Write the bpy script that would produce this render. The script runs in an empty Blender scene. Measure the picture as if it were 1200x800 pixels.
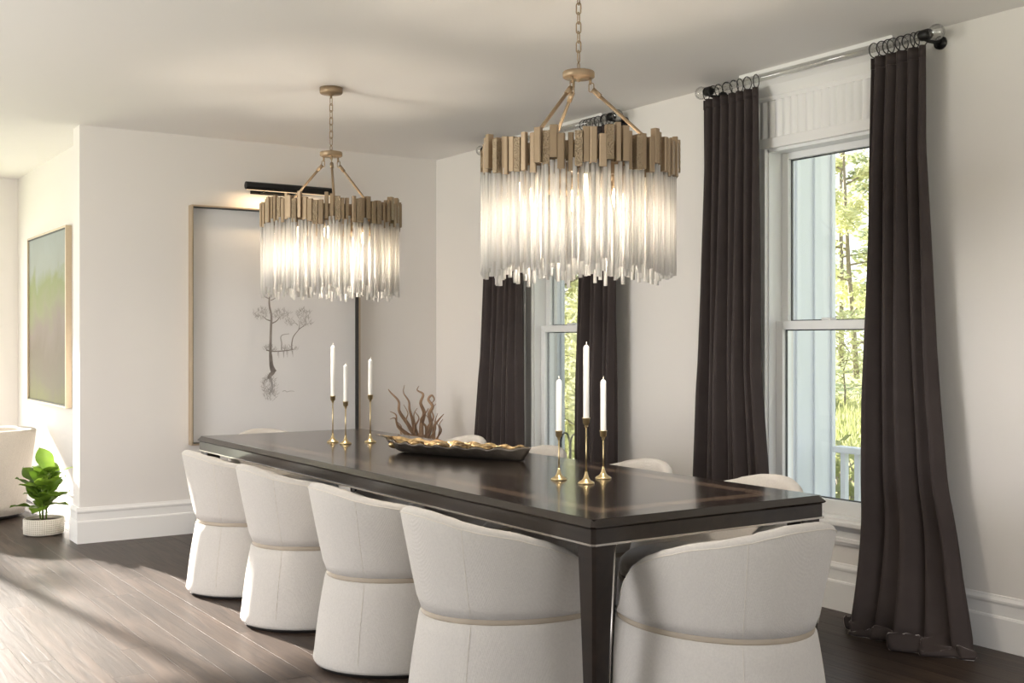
import bpy, bmesh, math, random
from mathutils import Vector, Matrix
random.seed(7)
PI = math.pi
sc = bpy.context.scene
col = sc.collection

# ------------------------------------------------------------------ camera
CX, CY, CZ, YAW, FPX, V0 = -4.4929, -7.8537, 1.3341, .5855, 1344.8, 398.76
cam_d = bpy.data.cameras.new('camera')
cam_d.sensor_width = 36.0
cam_d.lens = FPX / 1200 * 36.0
cam_d.shift_y = (V0 - 400) / 1200
cam_d.clip_end = 500
cam = bpy.data.objects.new('camera', cam_d); col.objects.link(cam)
cam.location = (CX, CY, CZ); cam.rotation_euler = (PI/2, 0, -YAW)
sc.camera = cam

# ------------------------------------------------------------------ world, sun, daylight, exposure
sc.view_settings.view_transform = 'Standard'
sc.view_settings.look = 'None'
sc.view_settings.gamma = 1
sc.view_settings.use_curve_mapping = False
sc.view_settings.exposure = 0.13
w = bpy.data.worlds.new('sky'); sc.world = w; w.use_nodes = True
nt = w.node_tree; nt.nodes.clear()
wo = nt.nodes.new('ShaderNodeOutputWorld'); bg = nt.nodes.new('ShaderNodeBackground')
tc = nt.nodes.new('ShaderNodeTexCoord'); sep = nt.nodes.new('ShaderNodeSeparateXYZ')
cr = nt.nodes.new('ShaderNodeValToRGB')
cr.color_ramp.elements[0].position = 0.0; cr.color_ramp.elements[0].color = (1.0, .97, .92, 1)
cr.color_ramp.elements[1].position = 0.7; cr.color_ramp.elements[1].color = (.72, .84, 1.0, 1)
nt.links.new(tc.outputs['Generated'], sep.inputs[0]); nt.links.new(sep.outputs['Z'], cr.inputs[0])
nt.links.new(cr.outputs[0], bg.inputs['Color']); bg.inputs['Strength'].default_value = 1.9
nt.links.new(bg.outputs[0], wo.inputs[0])

SUN_DIR = Vector((.14, -1, -.37)).normalized()
sd = bpy.data.lights.new('sun', 'SUN'); sd.energy = 28; sd.angle = math.radians(1.2); sd.color = (1, .92, .82)
so = bpy.data.objects.new('sun', sd); col.objects.link(so)
so.rotation_euler = SUN_DIR.to_track_quat('-Z', 'Y').to_euler(); so.location = (-4, 8, 6)

def area(name, loc, direction, sx, sy, energy, color):
    d = bpy.data.lights.new(name, 'AREA'); d.shape = 'RECTANGLE'; d.size = sx; d.size_y = sy
    d.energy = energy; d.color = color
    o = bpy.data.objects.new(name, d); col.objects.link(o); o.location = loc
    o.rotation_euler = Vector(direction).to_track_quat('-Z', 'Z').to_euler()
    return o
# added area lamps standing in for daylight; side and end windows are made up
area('added_daylight_side', (-7.9, -2.7, 1.35), (1, 0, .7), 5.4, 2.1, 340, (.99, .98, 1))
area('added_daylight_end', (-3.6, -9.9, 1.35), (0, 1, .9), 5.0, 2.1, 52, (.99, .98, 1))
area('added_daylight_doors', (-4.6, 2.9, 1.15), (0, -1, 0), 3.6, 2.1, 40, (1, .98, .96))

# ------------------------------------------------------------------ pixel helpers (direction only; the plane gives the distance)
FW = Vector((math.sin(YAW), math.cos(YAW), 0)); RT = Vector((math.cos(YAW), -math.sin(YAW), 0)); CAM = Vector((CX, CY, CZ))
def ray(u, v): return FW + RT*((u-600)/FPX) + Vector((0, 0, (V0-v)/FPX))
def onY(u, v, y): d = ray(u, v); return CAM + d*((y-CY)/d.y)
def onX(u, v, x): d = ray(u, v); return CAM + d*((x-CX)/d.x)
def onZ(u, v, z): d = ray(u, v); return CAM + d*((z-CZ)/d.z)

# ------------------------------------------------------------------ materials
def newmat(name):
    m = bpy.data.materials.new(name); m.use_nodes = True
    return m, m.node_tree, m.node_tree.nodes['Principled BSDF']
def setp(b, **k):
    for n, v in k.items():
        b.inputs[n.replace('_', ' ')].default_value = v
def mat(name, color, rough=.5, metal=0., bump=0., bscale=50., var=0., vscale=6., spec=.5, coat=0., coatr=.1, sheen=0.):
    m, t, b = newmat(name)
    setp(b, Base_Color=(*color, 1), Roughness=rough, Metallic=metal)
    b.inputs['Specular IOR Level'].default_value = spec
    if coat: b.inputs['Coat Weight'].default_value = coat; b.inputs['Coat Roughness'].default_value = coatr
    if sheen: b.inputs['Sheen Weight'].default_value = sheen; b.inputs['Sheen Roughness'].default_value = .35
    co = t.nodes.new('ShaderNodeTexCoord')
    if var:
        n = t.nodes.new('ShaderNodeTexNoise'); n.inputs['Scale'].default_value = vscale; n.inputs['Detail'].default_value = 4
        t.links.new(co.outputs['Object'], n.inputs['Vector'])
        mx = t.nodes.new('ShaderNodeMix'); mx.data_type = 'RGBA'
        mx.inputs[6].default_value = (*[c*(1-var) for c in color], 1); mx.inputs[7].default_value = (*[min(1, c*(1+var)) for c in color], 1)
        t.links.new(n.outputs['Fac'], mx.inputs[0]); t.links.new(mx.outputs[2], b.inputs['Base Color'])
    if bump:
        n2 = t.nodes.new('ShaderNodeTexNoise'); n2.inputs['Scale'].default_value = bscale; n2.inputs['Detail'].default_value = 3
        t.links.new(co.outputs['Object'], n2.inputs['Vector'])
        bp = t.nodes.new('ShaderNodeBump'); bp.inputs['Strength'].default_value = bump; bp.inputs['Distance'].default_value = .01
        t.links.new(n2.outputs['Fac'], bp.inputs['Height']); t.links.new(bp.outputs[0], b.inputs['Normal'])
    return m

M = {}
M['wall'] = mat('wall_paint', (.81, .775, .738), .7, bump=.04, bscale=220, spec=.3)
M['ceiling'] = mat('ceiling_paint', (.90, .875, .845), .8, bump=.03, bscale=160, spec=.2)
M['trim'] = mat('trim_paint', (.88, .865, .845), .38, var=.02, vscale=3)
M['sash'] = mat('window_vinyl', (.90, .90, .89), .35, var=.015, vscale=5)
M['gasket'] = mat('window_gasket', (.03, .03, .035), .5, var=.1)
M['champagne'] = mat('champagne_metal', (.56, .46, .34), .38, metal=.75, var=.06, vscale=30)
M['black'] = mat('black_metal', (.012, .011, .010), .42, metal=.3, var=.1, vscale=20)
M['brass'] = mat('brass', (.62, .49, .27), .30, metal=.95, var=.1, vscale=40)
M['gold'] = mat('brushed_gold', (.34, .25, .16), .45, metal=.6, var=.08, vscale=60, bump=.05, bscale=300)
M['goldham'] = mat('hammered_gold', (.38, .29, .19), .36, metal=.7, var=.12, vscale=120, bump=1.0, bscale=140)
M['silver'] = mat('silver_trim', (.55, .52, .49), .25, metal=1., var=.03)
M['wax'] = mat('candle_wax', (.92, .90, .86), .45, var=.02)
M['wick'] = mat('wick', (.75, .72, .66), .8, var=.1)
M['soil'] = mat('soil', (.06, .04, .03), .95, var=.4, vscale=60, bump=.6, bscale=90)
M['canvas'] = mat('canvas', (.84, .82, .81), .75, var=.015, vscale=2, bump=.08, bscale=500)
M['ink'] = mat('ink', (.33, .29, .265), .8, var=.3, vscale=20)
M['inkpale'] = mat('pale_ink', (.50, .47, .45), .85, var=.1, vscale=30)
M['driftwood'] = mat('driftwood', (.37, .235, .145), .55, var=.5, vscale=14, bump=.4, bscale=60)
M['deck'] = mat('porch_boards', (.55, .55, .54), .6, var=.1, vscale=4)
M['porch'] = mat('porch_paint', (.66, .68, .71), .5, var=.02, vscale=2)
M['bark'] = mat('bark', (.24, .20, .16), .9, var=.4, vscale=8, bump=.8, bscale=20)
M['iron'] = mat('wrought_iron', (.02, .02, .02), .5, var=.2)
M['dark_plinth'] = mat('dark_plinth', (.012, .01, .009), .5, var=.1)

def fabric(name, color, scale, rough=.9, strength=.45, sheen=.3, var=.10):
    m, t, b = newmat(name)
    setp(b, Roughness=rough); b.inputs['Specular IOR Level'].default_value = .2
    b.inputs['Sheen Weight'].default_value = sheen; b.inputs['Sheen Roughness'].default_value = .4
    co = t.nodes.new('ShaderNodeTexCoord')
    ws = []
    for d in ('X', 'Y', 'Z'):
        wv = t.nodes.new('ShaderNodeTexWave'); wv.bands_direction = d
        wv.inputs['Scale'].default_value = scale; wv.inputs['Distortion'].default_value = 1.5; wv.inputs['Detail'].default_value = 2
        wv.inputs['Detail Scale'].default_value = 2
        t.links.new(co.outputs['Object'], wv.inputs['Vector']); ws.append(wv)
    a = t.nodes.new('ShaderNodeMath'); a.operation = 'ADD'; a2 = t.nodes.new('ShaderNodeMath'); a2.operation = 'ADD'
    t.links.new(ws[0].outputs['Fac'], a.inputs[0]); t.links.new(ws[1].outputs['Fac'], a.inputs[1])
    t.links.new(a.outputs[0], a2.inputs[0]); t.links.new(ws[2].outputs['Fac'], a2.inputs[1])
    n = t.nodes.new('ShaderNodeTexNoise'); n.inputs['Scale'].default_value = 130; n.inputs['Detail'].default_value = 3
    t.links.new(co.outputs['Object'], n.inputs['Vector'])
    mx = t.nodes.new('ShaderNodeMix'); mx.data_type = 'RGBA'
    mx.inputs[6].default_value = (*[c*(1-var) for c in color], 1); mx.inputs[7].default_value = (*[min(1, c*(1+var)) for c in color], 1)
    t.links.new(n.outputs['Fac'], mx.inputs[0]); t.links.new(mx.outputs[2], b.inputs['Base Color'])
    bp = t.nodes.new('ShaderNodeBump'); bp.inputs['Strength'].default_value = strength; bp.inputs['Distance'].default_value = .002
    t.links.new(a2.outputs[0], bp.inputs['Height']); t.links.new(bp.outputs[0], b.inputs['Normal'])
    return m
M['linen'] = fabric('ivory_linen', (.615, .58, .54), 110)
M['linen2'] = fabric('beige_weave', (.66, .60, .53), 60, strength=.6, var=.14)
M['band'] = mat('taupe_band', (.38, .32, .25), .6, var=.05, vscale=30)
M['seam'] = mat('seam_thread', (.68, .63, .56), .9, var=.05, vscale=30)

def velvet():
    m, t, b = newmat('velvet')
    setp(b, Roughness=.75, Base_Color=(.030, .022, .020, 1)); b.inputs['Specular IOR Level'].default_value = .25
    b.inputs['Sheen Weight'].default_value = 1.0; b.inputs['Sheen Roughness'].default_value = .24
    b.inputs['Sheen Tint'].default_value = (.95, .84, .79, 1)
    co = t.nodes.new('ShaderNodeTexCoord'); n = t.nodes.new('ShaderNodeTexNoise'); n.inputs['Scale'].default_value = 9; n.inputs['Detail'].default_value = 4
    t.links.new(co.outputs['Object'], n.inputs['Vector'])
    mx = t.nodes.new('ShaderNodeMix'); mx.data_type = 'RGBA'
    mx.inputs[6].default_value = (.040, .030, .029, 1); mx.inputs[7].default_value = (.062, .048, .045, 1)
    t.links.new(n.outputs['Fac'], mx.inputs[0]); t.links.new(mx.outputs[2], b.inputs['Base Color'])
    return m
M['velvet'] = velvet()

def wood(name, c1, c2, rough, axis='Y', grain=1., per_object=0., coat=0., bump=.15, spec=.5):
    m, t, b = newmat(name)
    setp(b, Roughness=rough); b.inputs['Specular IOR Level'].default_value = spec
    if coat: b.inputs['Coat Weight'].default_value = coat; b.inputs['Coat Roughness'].default_value = .06
    co = t.nodes.new('ShaderNodeTexCoord'); mp = t.nodes.new('ShaderNodeMapping')
    s = {'Y': (14, 1.0, 14), 'X': (1.0, 14, 14), 'Z': (14, 14, 1.0)}[axis]
    mp.inputs['Scale'].default_value = [q*grain for q in s]
    oi = t.nodes.new('ShaderNodeObjectInfo'); ad = t.nodes.new('ShaderNodeVectorMath'); ad.operation = 'ADD'
    ml = t.nodes.new('ShaderNodeMath'); ml.operation = 'MULTIPLY'; ml.inputs[1].default_value = 37.
    t.links.new(oi.outputs['Random'], ml.inputs[0])
    t.links.new(co.outputs['Object'], mp.inputs[0]); t.links.new(mp.outputs[0], ad.inputs[0]); t.links.new(ml.outputs[0], ad.inputs[1])
    n = t.nodes.new('ShaderNodeTexNoise'); n.inputs['Scale'].default_value = 1.6; n.inputs['Detail'].default_value = 8; n.inputs['Distortion'].default_value = 1.4
    t.links.new(ad.outputs[0], n.inputs['Vector'])
    r = t.nodes.new('ShaderNodeValToRGB')
    r.color_ramp.elements[0].position = .32; r.color_ramp.elements[0].color = (*c1, 1)
    r.color_ramp.elements[1].position = .68; r.color_ramp.elements[1].color = (*c2, 1)
    t.links.new(n.outputs['Fac'], r.inputs[0])
    src = r.outputs[0]
    if per_object:
        mr = t.nodes.new('ShaderNodeMapRange'); mr.inputs[3].default_value = 1-per_object; mr.inputs[4].default_value = 1+per_object
        t.links.new(oi.outputs['Random'], mr.inputs[0])
        mx = t.nodes.new('ShaderNodeVectorMath'); mx.operation = 'SCALE'
        t.links.new(src, mx.inputs[0]); t.links.new(mr.outputs[0], mx.inputs['Scale']); src = mx.outputs[0]
    t.links.new(src, b.inputs['Base Color'])
    bp = t.nodes.new('ShaderNodeBump'); bp.inputs['Strength'].default_value = bump; bp.inputs['Distance'].default_value = .004
    t.links.new(n.outputs['Fac'], bp.inputs['Height']); t.links.new(bp.outputs[0], b.inputs['Normal'])
    return m
M['plank'] = wood('dark_oak_floor', (.022, .014, .010), (.066, .044, .032), .40, 'Y', 1., .25, bump=.35, spec=.32)
M['tablewood'] = wood('dark_lacquered_wood', (.011, .0075, .0060), (.024, .016, .012), .18, 'Y', .8, .05, coat=.15, bump=.02)
M['tablewood_x'] = wood('dark_lacquered_wood_cross', (.011, .0075, .0060), (.024, .016, .012), .18, 'X', .8, .05, coat=.15, bump=.02)
M['tableside'] = wood('dark_satin_wood', (.010, .007, .0055), (.020, .013, .010), .28, 'Y', .8, .05, coat=.15, bump=.02)
M['inlay'] = wood('walnut_inlay', (.075, .050, .034), (.13, .088, .062), .18, 'Y', .8, .05, coat=.15, bump=.02)
M['inlay_x'] = wood('walnut_inlay_cross', (.075, .050, .034), (.13, .088, .062), .18, 'X', .8, .05, coat=.15, bump=.02)

def glass_thin(name, tint=(1, 1, 1), refl=.08, rough=.0):
    m = bpy.data.materials.new(name); m.use_nodes = True; t = m.node_tree; t.nodes.clear()
    o = t.nodes.new('ShaderNodeOutputMaterial'); tr = t.nodes.new('ShaderNodeBsdfTransparent'); gl = t.nodes.new('ShaderNodeBsdfGlossy')
    mx = t.nodes.new('ShaderNodeMixShader'); lw = t.nodes.new('ShaderNodeLayerWeight'); lw.inputs[0].default_value = .25
    ml = t.nodes.new('ShaderNodeMath'); ml.operation = 'MULTIPLY_ADD'; ml.inputs[1].default_value = .5; ml.inputs[2].default_value = refl*.4
    tr.inputs[0].default_value = (*tint, 1); gl.inputs['Roughness'].default_value = rough
    t.links.new(lw.outputs['Fresnel'], ml.inputs[0]); t.links.new(ml.outputs[0], mx.inputs[0])
    t.links.new(tr.outputs[0], mx.inputs[1]); t.links.new(gl.outputs[0], mx.inputs[2]); t.links.new(mx.outputs[0], o.inputs[0])
    return m
M['pane'] = glass_thin('window_glass', (.97, .985, .99), .06)
def acrylic():
    m, t, b = newmat('clear_acrylic')
    setp(b, Base_Color=(.97, .97, .96, 1), Roughness=.04, IOR=1.45); b.inputs['Transmission Weight'].default_value = 1.
    return m
M['acrylic'] = glass_thin('clear_acrylic', (.93, .93, .92), .30, .05)
def rodglass():
    # ribbed crystal rods: part clear, part scattering
    m = bpy.data.materials.new('crystal_rod'); m.use_nodes = True; t = m.node_tree; t.nodes.clear()
    o = t.nodes.new('ShaderNodeOutputMaterial')
    tr = t.nodes.new('ShaderNodeBsdfTransparent'); tr.inputs[0].default_value = (.97, .96, .94, 1)
    tl = t.nodes.new('ShaderNodeBsdfTranslucent'); tl.inputs[0].default_value = (.96, .94, .90, 1)
    df = t.nodes.new('ShaderNodeBsdfDiffuse'); df.inputs[0].default_value = (.95, .93, .90, 1)
    gl = t.nodes.new('ShaderNodeBsdfGlossy'); gl.inputs['Roughness'].default_value = .2
    a = t.nodes.new('ShaderNodeMixShader'); a.inputs[0].default_value = .45
    b = t.nodes.new('ShaderNodeMixShader'); b.inputs[0].default_value = .55
    c = t.nodes.new('ShaderNodeMixShader')
    lw = t.nodes.new('ShaderNodeLayerWeight'); lw.inputs[0].default_value = .10
    co = t.nodes.new('ShaderNodeTexCoord'); n = t.nodes.new('ShaderNodeTexNoise'); n.inputs['Scale'].default_value = 30
    mp = t.nodes.new('ShaderNodeMapping'); mp.inputs['Scale'].default_value = (6, 6, .3)
    t.links.new(co.outputs['Object'], mp.inputs[0]); t.links.new(mp.outputs[0], n.inputs['Vector'])
    mr = t.nodes.new('ShaderNodeMapRange'); mr.inputs[3].default_value = .70; mr.inputs[4].default_value = .95
    t.links.new(n.outputs['Fac'], mr.inputs[0]); t.links.new(mr.outputs[0], b.inputs[0])
    t.links.new(tl.outputs[0], a.inputs[1]); t.links.new(df.outputs[0], a.inputs[2])
    t.links.new(tr.outputs[0], b.inputs[1]); t.links.new(a.outputs[0], b.inputs[2])
    t.links.new(lw.outputs['Fresnel'], c.inputs[0]); t.links.new(b.outputs[0], c.inputs[1]); t.links.new(gl.outputs[0], c.inputs[2])
    t.links.new(c.outputs[0], o.inputs[0])
    return m
M['rod'] = rodglass()
def emis(name, color, s):
    m, t, b = newmat(name)
    setp(b, Base_Color=(*color, 1)); b.inputs['Emission Color'].default_value = (*color, 1); b.inputs['Emission Strength'].default_value = s
    return m
M['bulb'] = emis('lit_bulb', (1, .76, .50), 26)
M['led'] = emis('lit_led_strip', (1, .74, .45), 1.3)
def leafmat(name, c1, c2, trans=.4, rough=.4):
    m = bpy.data.materials.new(name); m.use_nodes = True; t = m.node_tree
    b = t.nodes['Principled BSDF']; o = t.nodes['Material Output']
    setp(b, Roughness=rough)
    co = t.nodes.new('ShaderNodeTexCoord'); n = t.nodes.new('ShaderNodeTexNoise'); n.inputs['Scale'].default_value = 3.; n.inputs['Detail'].default_value = 4
    t.links.new(co.outputs['Object'], n.inputs['Vector'])
    r = t.nodes.new('ShaderNodeValToRGB'); r.color_ramp.elements[0].position = .35; r.color_ramp.elements[1].position = .65
    r.color_ramp.elements[0].color = (*c1, 1); r.color_ramp.elements[1].color = (*c2, 1)
    t.links.new(n.outputs['Fac'], r.inputs[0]); t.links.new(r.outputs[0], b.inputs['Base Color'])
    tl = t.nodes.new('ShaderNodeBsdfTranslucent'); t.links.new(r.outputs[0], tl.inputs[0])
    mx = t.nodes.new('ShaderNodeMixShader'); mx.inputs[0].default_value = trans
    t.links.new(b.outputs[0], mx.inputs[1]); t.links.new(tl.outputs[0], mx.inputs[2]); t.links.new(mx.outputs[0], o.inputs[0])
    return m
M['leaf'] = leafmat('houseplant_leaf', (.085, .17, .015), (.21, .33, .04), .35, .35)
M['tree1'] = leafmat('tree_leaf_yellow', (.46, .48, .22), (.72, .70, .42), .5, .5)
M['tree2'] = leafmat('tree_leaf_green', (.34, .38, .20), (.58, .60, .38), .5, .5)
M['grass'] = leafmat('meadow_grass', (.26, .29, .10), (.42, .42, .20), .4, .7)
M['ground'] = mat('meadow_ground', (.27, .30, .12), .95, var=.35, vscale=1.2)

def potmat():
    m, t, b = newmat('grid_ceramic')
    setp(b, Base_Color=(.80, .76, .68, 1), Roughness=.6)
    return m
M['potb'] = mat('pot_ground', (.50, .45, .37), .7, var=.05)
M['pot'] = mat('pale_ceramic', (.78, .74, .66), .55, var=.04, vscale=30)

def landscape():
    m, t, b = newmat('painted_landscape')
    setp(b, Roughness=.6); b.inputs['Specular IOR Level'].default_value = .2
    co = t.nodes.new('ShaderNodeTexCoord'); sx = t.nodes.new('ShaderNodeSeparateXYZ'); t.links.new(co.outputs['Generated'], sx.inputs[0])
    n = t.nodes.new('ShaderNodeTexNoise'); n.inputs['Scale'].default_value = 3.2; n.inputs['Detail'].default_value = 5; n.inputs['Distortion'].default_value = .6
    t.links.new(co.outputs['Generated'], n.inputs['Vector'])
    ma = t.nodes.new('ShaderNodeMath'); ma.operation = 'MULTIPLY_ADD'; ma.inputs[1].default_value = .45; 
    sb = t.nodes.new('ShaderNodeMath'); sb.operation = 'ADD'; sb.inputs[1].default_value = -.225
    t.links.new(n.outputs['Fac'], ma.inputs[0]); t.links.new(sx.outputs['Z'], ma.inputs[2]); t.links.new(ma.outputs[0], sb.inputs[0])
    r = t.nodes.new('ShaderNodeValToRGB'); e = r.color_ramp.elements
    e[0].position = 0.; e[0].color = (.22, .21, .10, 1)
    e[1].position = 1.; e[1].color = (.32, .35, .34, 1)
    for p, c in ((.12, (.20, .17, .12)), (.30, (.20, .16, .12)), (.45, (.24, .19, .16)), (.58, (.25, .25, .14)), (.68, (.22, .25, .10)), (.78, (.29, .31, .28))):
        x = e.new(p); x.color = (*c, 1)
    t.links.new(sb.outputs[0], r.inputs[0]); t.links.new(r.outputs[0], b.inputs['Base Color'])
    return m
M['landscape'] = landscape()
def bowlmat():
    m, t, b = newmat('hammered_gilt')
    setp(b, Metallic=.85, Roughness=.38)
    co = t.nodes.new('ShaderNodeTexCoord'); n = t.nodes.new('ShaderNodeTexNoise'); n.inputs['Scale'].default_value = 24; n.inputs['Detail'].default_value = 5
    t.links.new(co.outputs['Object'], n.inputs['Vector'])
    r = t.nodes.new('ShaderNodeValToRGB'); r.color_ramp.elements[0].position = .35; r.color_ramp.elements[1].position = .65
    r.color_ramp.elements[0].color = (.14, .08, .03, 1); r.color_ramp.elements[1].color = (.72, .53, .28, 1)
    t.links.new(n.outputs['Fac'], r.inputs[0]); t.links.new(r.outputs[0], b.inputs['Base Color'])
    bp = t.nodes.new('ShaderNodeBump'); bp.inputs['Strength'].default_value = .7; bp.inputs['Distance'].default_value = .01
    t.links.new(n.outputs['Fac'], bp.inputs['Height']); t.links.new(bp.outputs[0], b.inputs['Normal'])
    return m
M['gilt'] = bowlmat()
M['bronze'] = mat('dark_bronze', (.13, .11, .09), .45, metal=.7, var=.3, vscale=25, bump=.4, bscale=30)

# ------------------------------------------------------------------ mesh builder
class MB:
    def __init__(s): s.v = []; s.f = []; s.sm = []
    def add(s, vs, fs, smooth=False):
        o = len(s.v); s.v += [tuple(p) for p in vs]
        s.f += [tuple(i+o for i in f) for f in fs]; s.sm += [smooth]*len(fs); return s
    def box(s, a, b, smooth=False):
        (x0, y0, z0), (x1, y1, z1) = a, b
        return s.add([(x0,y0,z0),(x1,y0,z0),(x1,y1,z0),(x0,y1,z0),(x0,y0,z1),(x1,y0,z1),(x1,y1,z1),(x0,y1,z1)],
              [(0,3,2,1),(4,5,6,7),(0,1,5,4),(1,2,6,5),(2,3,7,6),(3,0,4,7)], smooth)
    def grid(s, rows, closed_u=False, closed_v=False, smooth=True, cap=False):
        n = len(rows); k = len(rows[0]); vs = [p for r in rows for p in r]; fs = []
        for i in range(n if closed_v else n-1):
            for j in range(k if closed_u else k-1):
                a = i*k+j; b = i*k+(j+1) % k; c = ((i+1) % n)*k+(j+1) % k; d = ((i+1) % n)*k+j
                fs.append((a, b, c, d))
        if cap:
            fs.append(tuple(range(k))[::-1]); fs.append(tuple(range((n-1)*k, n*k)))
        return s.add(vs, fs, smooth)
    def lathe(s, prof, c=(0, 0, 0), n=24, smooth=True):
        rows = [[(c[0]+r*math.cos(2*PI*j/n), c[1]+r*math.sin(2*PI*j/n), c[2]+z) for j in range(n)] for r, z in prof]
        return s.grid(rows, closed_u=True, smooth=smooth, cap=True)
    def tube(s, pts, rad, n=8, smooth=True, closed=False, rot0=0.):
        pts = [Vector(p) for p in pts]; L = len(pts)
        rads = rad if isinstance(rad, (list, tuple)) else [rad]*L
        rows = []; up = None
        for i, p in enumerate(pts):
            if closed: tg = pts[(i+1) % L]-pts[i-1]
            else: tg = pts[min(i+1, L-1)]-pts[max(i-1, 0)]
            tg = tg.normalized() if tg.length > 1e-9 else Vector((0, 0, 1))
            if up is None:
                up = Vector((0, 0, 1)) if abs(tg.z) < .9 else Vector((1, 0, 0))
            side = tg.cross(up); side = side.normalized() if side.length > 1e-6 else tg.orthogonal().normalized()
            up = side.cross(tg).normalized()
            rows.append([p + (side*math.cos(rot0+2*PI*j/n)+up*math.sin(rot0+2*PI*j/n))*rads[i] for j in range(n)])
        return s.grid(rows, closed_u=True, closed_v=closed, smooth=smooth, cap=not closed)
    def sphere(s, c, r, n=16, m=10, sz=1.):
        rows = []
        for i in range(m+1):
            a = -PI/2+PI*i/m; rr = max(r*math.cos(a), 1e-4)
            rows.append([(c[0]+rr*math.cos(2*PI*j/n), c[1]+rr*math.sin(2*PI*j/n), c[2]+r*sz*math.sin(a)) for j in range(n)])
        return s.grid(rows, closed_u=True, cap=True)
    def extrude(s, prof, path0, path1, ax):
        """prof: list of 2D (d,z); d along vector ax from the straight path p0->p1."""
        p0 = Vector(path0); p1 = Vector(path1); ax = Vector(ax)
        rows = [[p + ax*d + Vector((0, 0, z)) for d, z in prof] for p in (p0, p1)]
        return s.grid(rows, closed_u=True, smooth=False, cap=True)
    def mesh(s, name):
        me = bpy.data.meshes.new(name); me.from_pydata(s.v, [], s.f); me.update()
        bm = bmesh.new(); bm.from_mesh(me); bmesh.ops.recalc_face_normals(bm, faces=bm.faces); bm.to_mesh(me); bm.free()
        me.polygons.foreach_set('use_smooth', s.sm); me.update()
        return me
    def build(s, name, m, parent=None, bevel=0., seg=2, loc=None):
        me = s.mesh(name); me.materials.append(m)
        o = bpy.data.objects.new(name, me); col.objects.link(o)
        if parent: o.parent = parent
        if loc: o.location = loc
        if bevel:
            b = o.modifiers.new('bevel', 'BEVEL'); b.width = bevel; b.segments = seg; b.limit_method = 'ANGLE'; b.angle_limit = .6
        return o
def thing(name, label, cat, loc=(0, 0, 0), rz=0., group=None):
    o = bpy.data.objects.new(name, None); col.objects.link(o); o.empty_display_size = .1
    o.location = loc; o.rotation_euler = (0, 0, rz); o['label'] = label; o['category'] = cat
    if group: o['group'] = group
    return o
def tag(o, label, cat, group=None, kind=None):
    o['label'] = label; o['category'] = cat
    if group: o['group'] = group
    if kind: o['kind'] = kind
    return o
def struct(o, label=None):
    o['kind'] = 'structure'
    if label: o['label'] = label
    return o
def inst(me, name, parent, loc=(0, 0, 0), rot=(0, 0, 0), scale=None):
    o = bpy.data.objects.new(name, me); col.objects.link(o); o.parent = parent; o.location = loc; o.rotation_euler = rot
    if scale: o.scale = scale
    return o
def copy_tree(o, parent=None):
    c = o.copy(); col.objects.link(c); c.parent = parent
    for ch in list(o.children): copy_tree(ch, c)
    return c

# ================================================================== room shell
H = 2.75
W0 = -2.694          # free end of the back wall
RX0, RX1, RY0, RY1 = -8.0, 0.0, -10.0, 2.95
WIN = [-3.90, -1.72]              # window centres on the right wall
OPW, OZ0, OZ1 = .375, .45, 2.345
b = MB(); ys = [RY0]
for c in sorted(WIN): ys += [c-OPW, c+OPW]
ys.append(RY1+.2)
for i in range(0, len(ys), 2): b.box((0, ys[i], 0), (.2, ys[i+1], H))
for c in WIN:
    b.box((0, c-OPW, 0), (.2, c+OPW, OZ0)); b.box((0, c-OPW, OZ1), (.2, c+OPW, H))
struct(b.build('wall_right', M['wall']), 'warm white wall with two curtained windows')
b = MB(); b.box((W0, 0, 0), (0, .18, H)); struct(b.build('wall_back', M['wall']), 'warm white wall behind the framed tree drawing')
b = MB(); b.box((-2.54, .18, 0), (-2.40, RY1, H)); struct(b.build('wall_passage', M['wall']), 'sunlit side wall carrying the small landscape picture')
DX0, DX1, DZ = -6.2, -2.70, 2.46
b = MB(); b.box((RX0, RY1, 0), (DX0, RY1+.2, H)); b.box((DX1, RY1, 0), (0, RY1+.2, H)); b.box((DX0, RY1, DZ), (DX1, RY1+.2, H)); b.box((-2.88, RY1, 1.15), (DX1, RY1+.2, DZ))  # last box: unseen panel added to keep sun off the landscape picture
struct(b.build('wall_far', M['wall']), 'far wall of the adjoining room with garden doors')
b = MB()
for y0, y1 in ((RY0, -5.4), (0, RY1)): b.box((RX0-.2, y0, 0), (RX0, y1, H))
b.box((RX0-.2, -5.4, 0), (RX0, 0, .3)); b.box((RX0-.2, -5.4, 2.4), (RX0, 0, H))  # window openings made up to suit light from the left
struct(b.build('wall_left', M['wall']), 'far side wall of the open plan room with added window openings')
b = MB(); b.box((RX0, RY0-.2, 0), (-6.1, RY0, H)); b.box((-1.1, RY0-.2, 0), (0, RY0, H)); b.box((-6.1, RY0-.2, 0), (-1.1, RY0, .3)); b.box((-6.1, RY0-.2, 2.4), (-1.1, RY0, H))  # unseen window openings, made up to suit the light direction
struct(b.build('wall_front', M['wall']), 'end wall behind the viewer with added window openings')
b = MB(); b.box((RX0-.2, RY0-.2, H), (.2, RY1+.2, H+.15)); struct(b.build('ceiling', M['ceiling']), 'smooth off-white ceiling')
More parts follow.
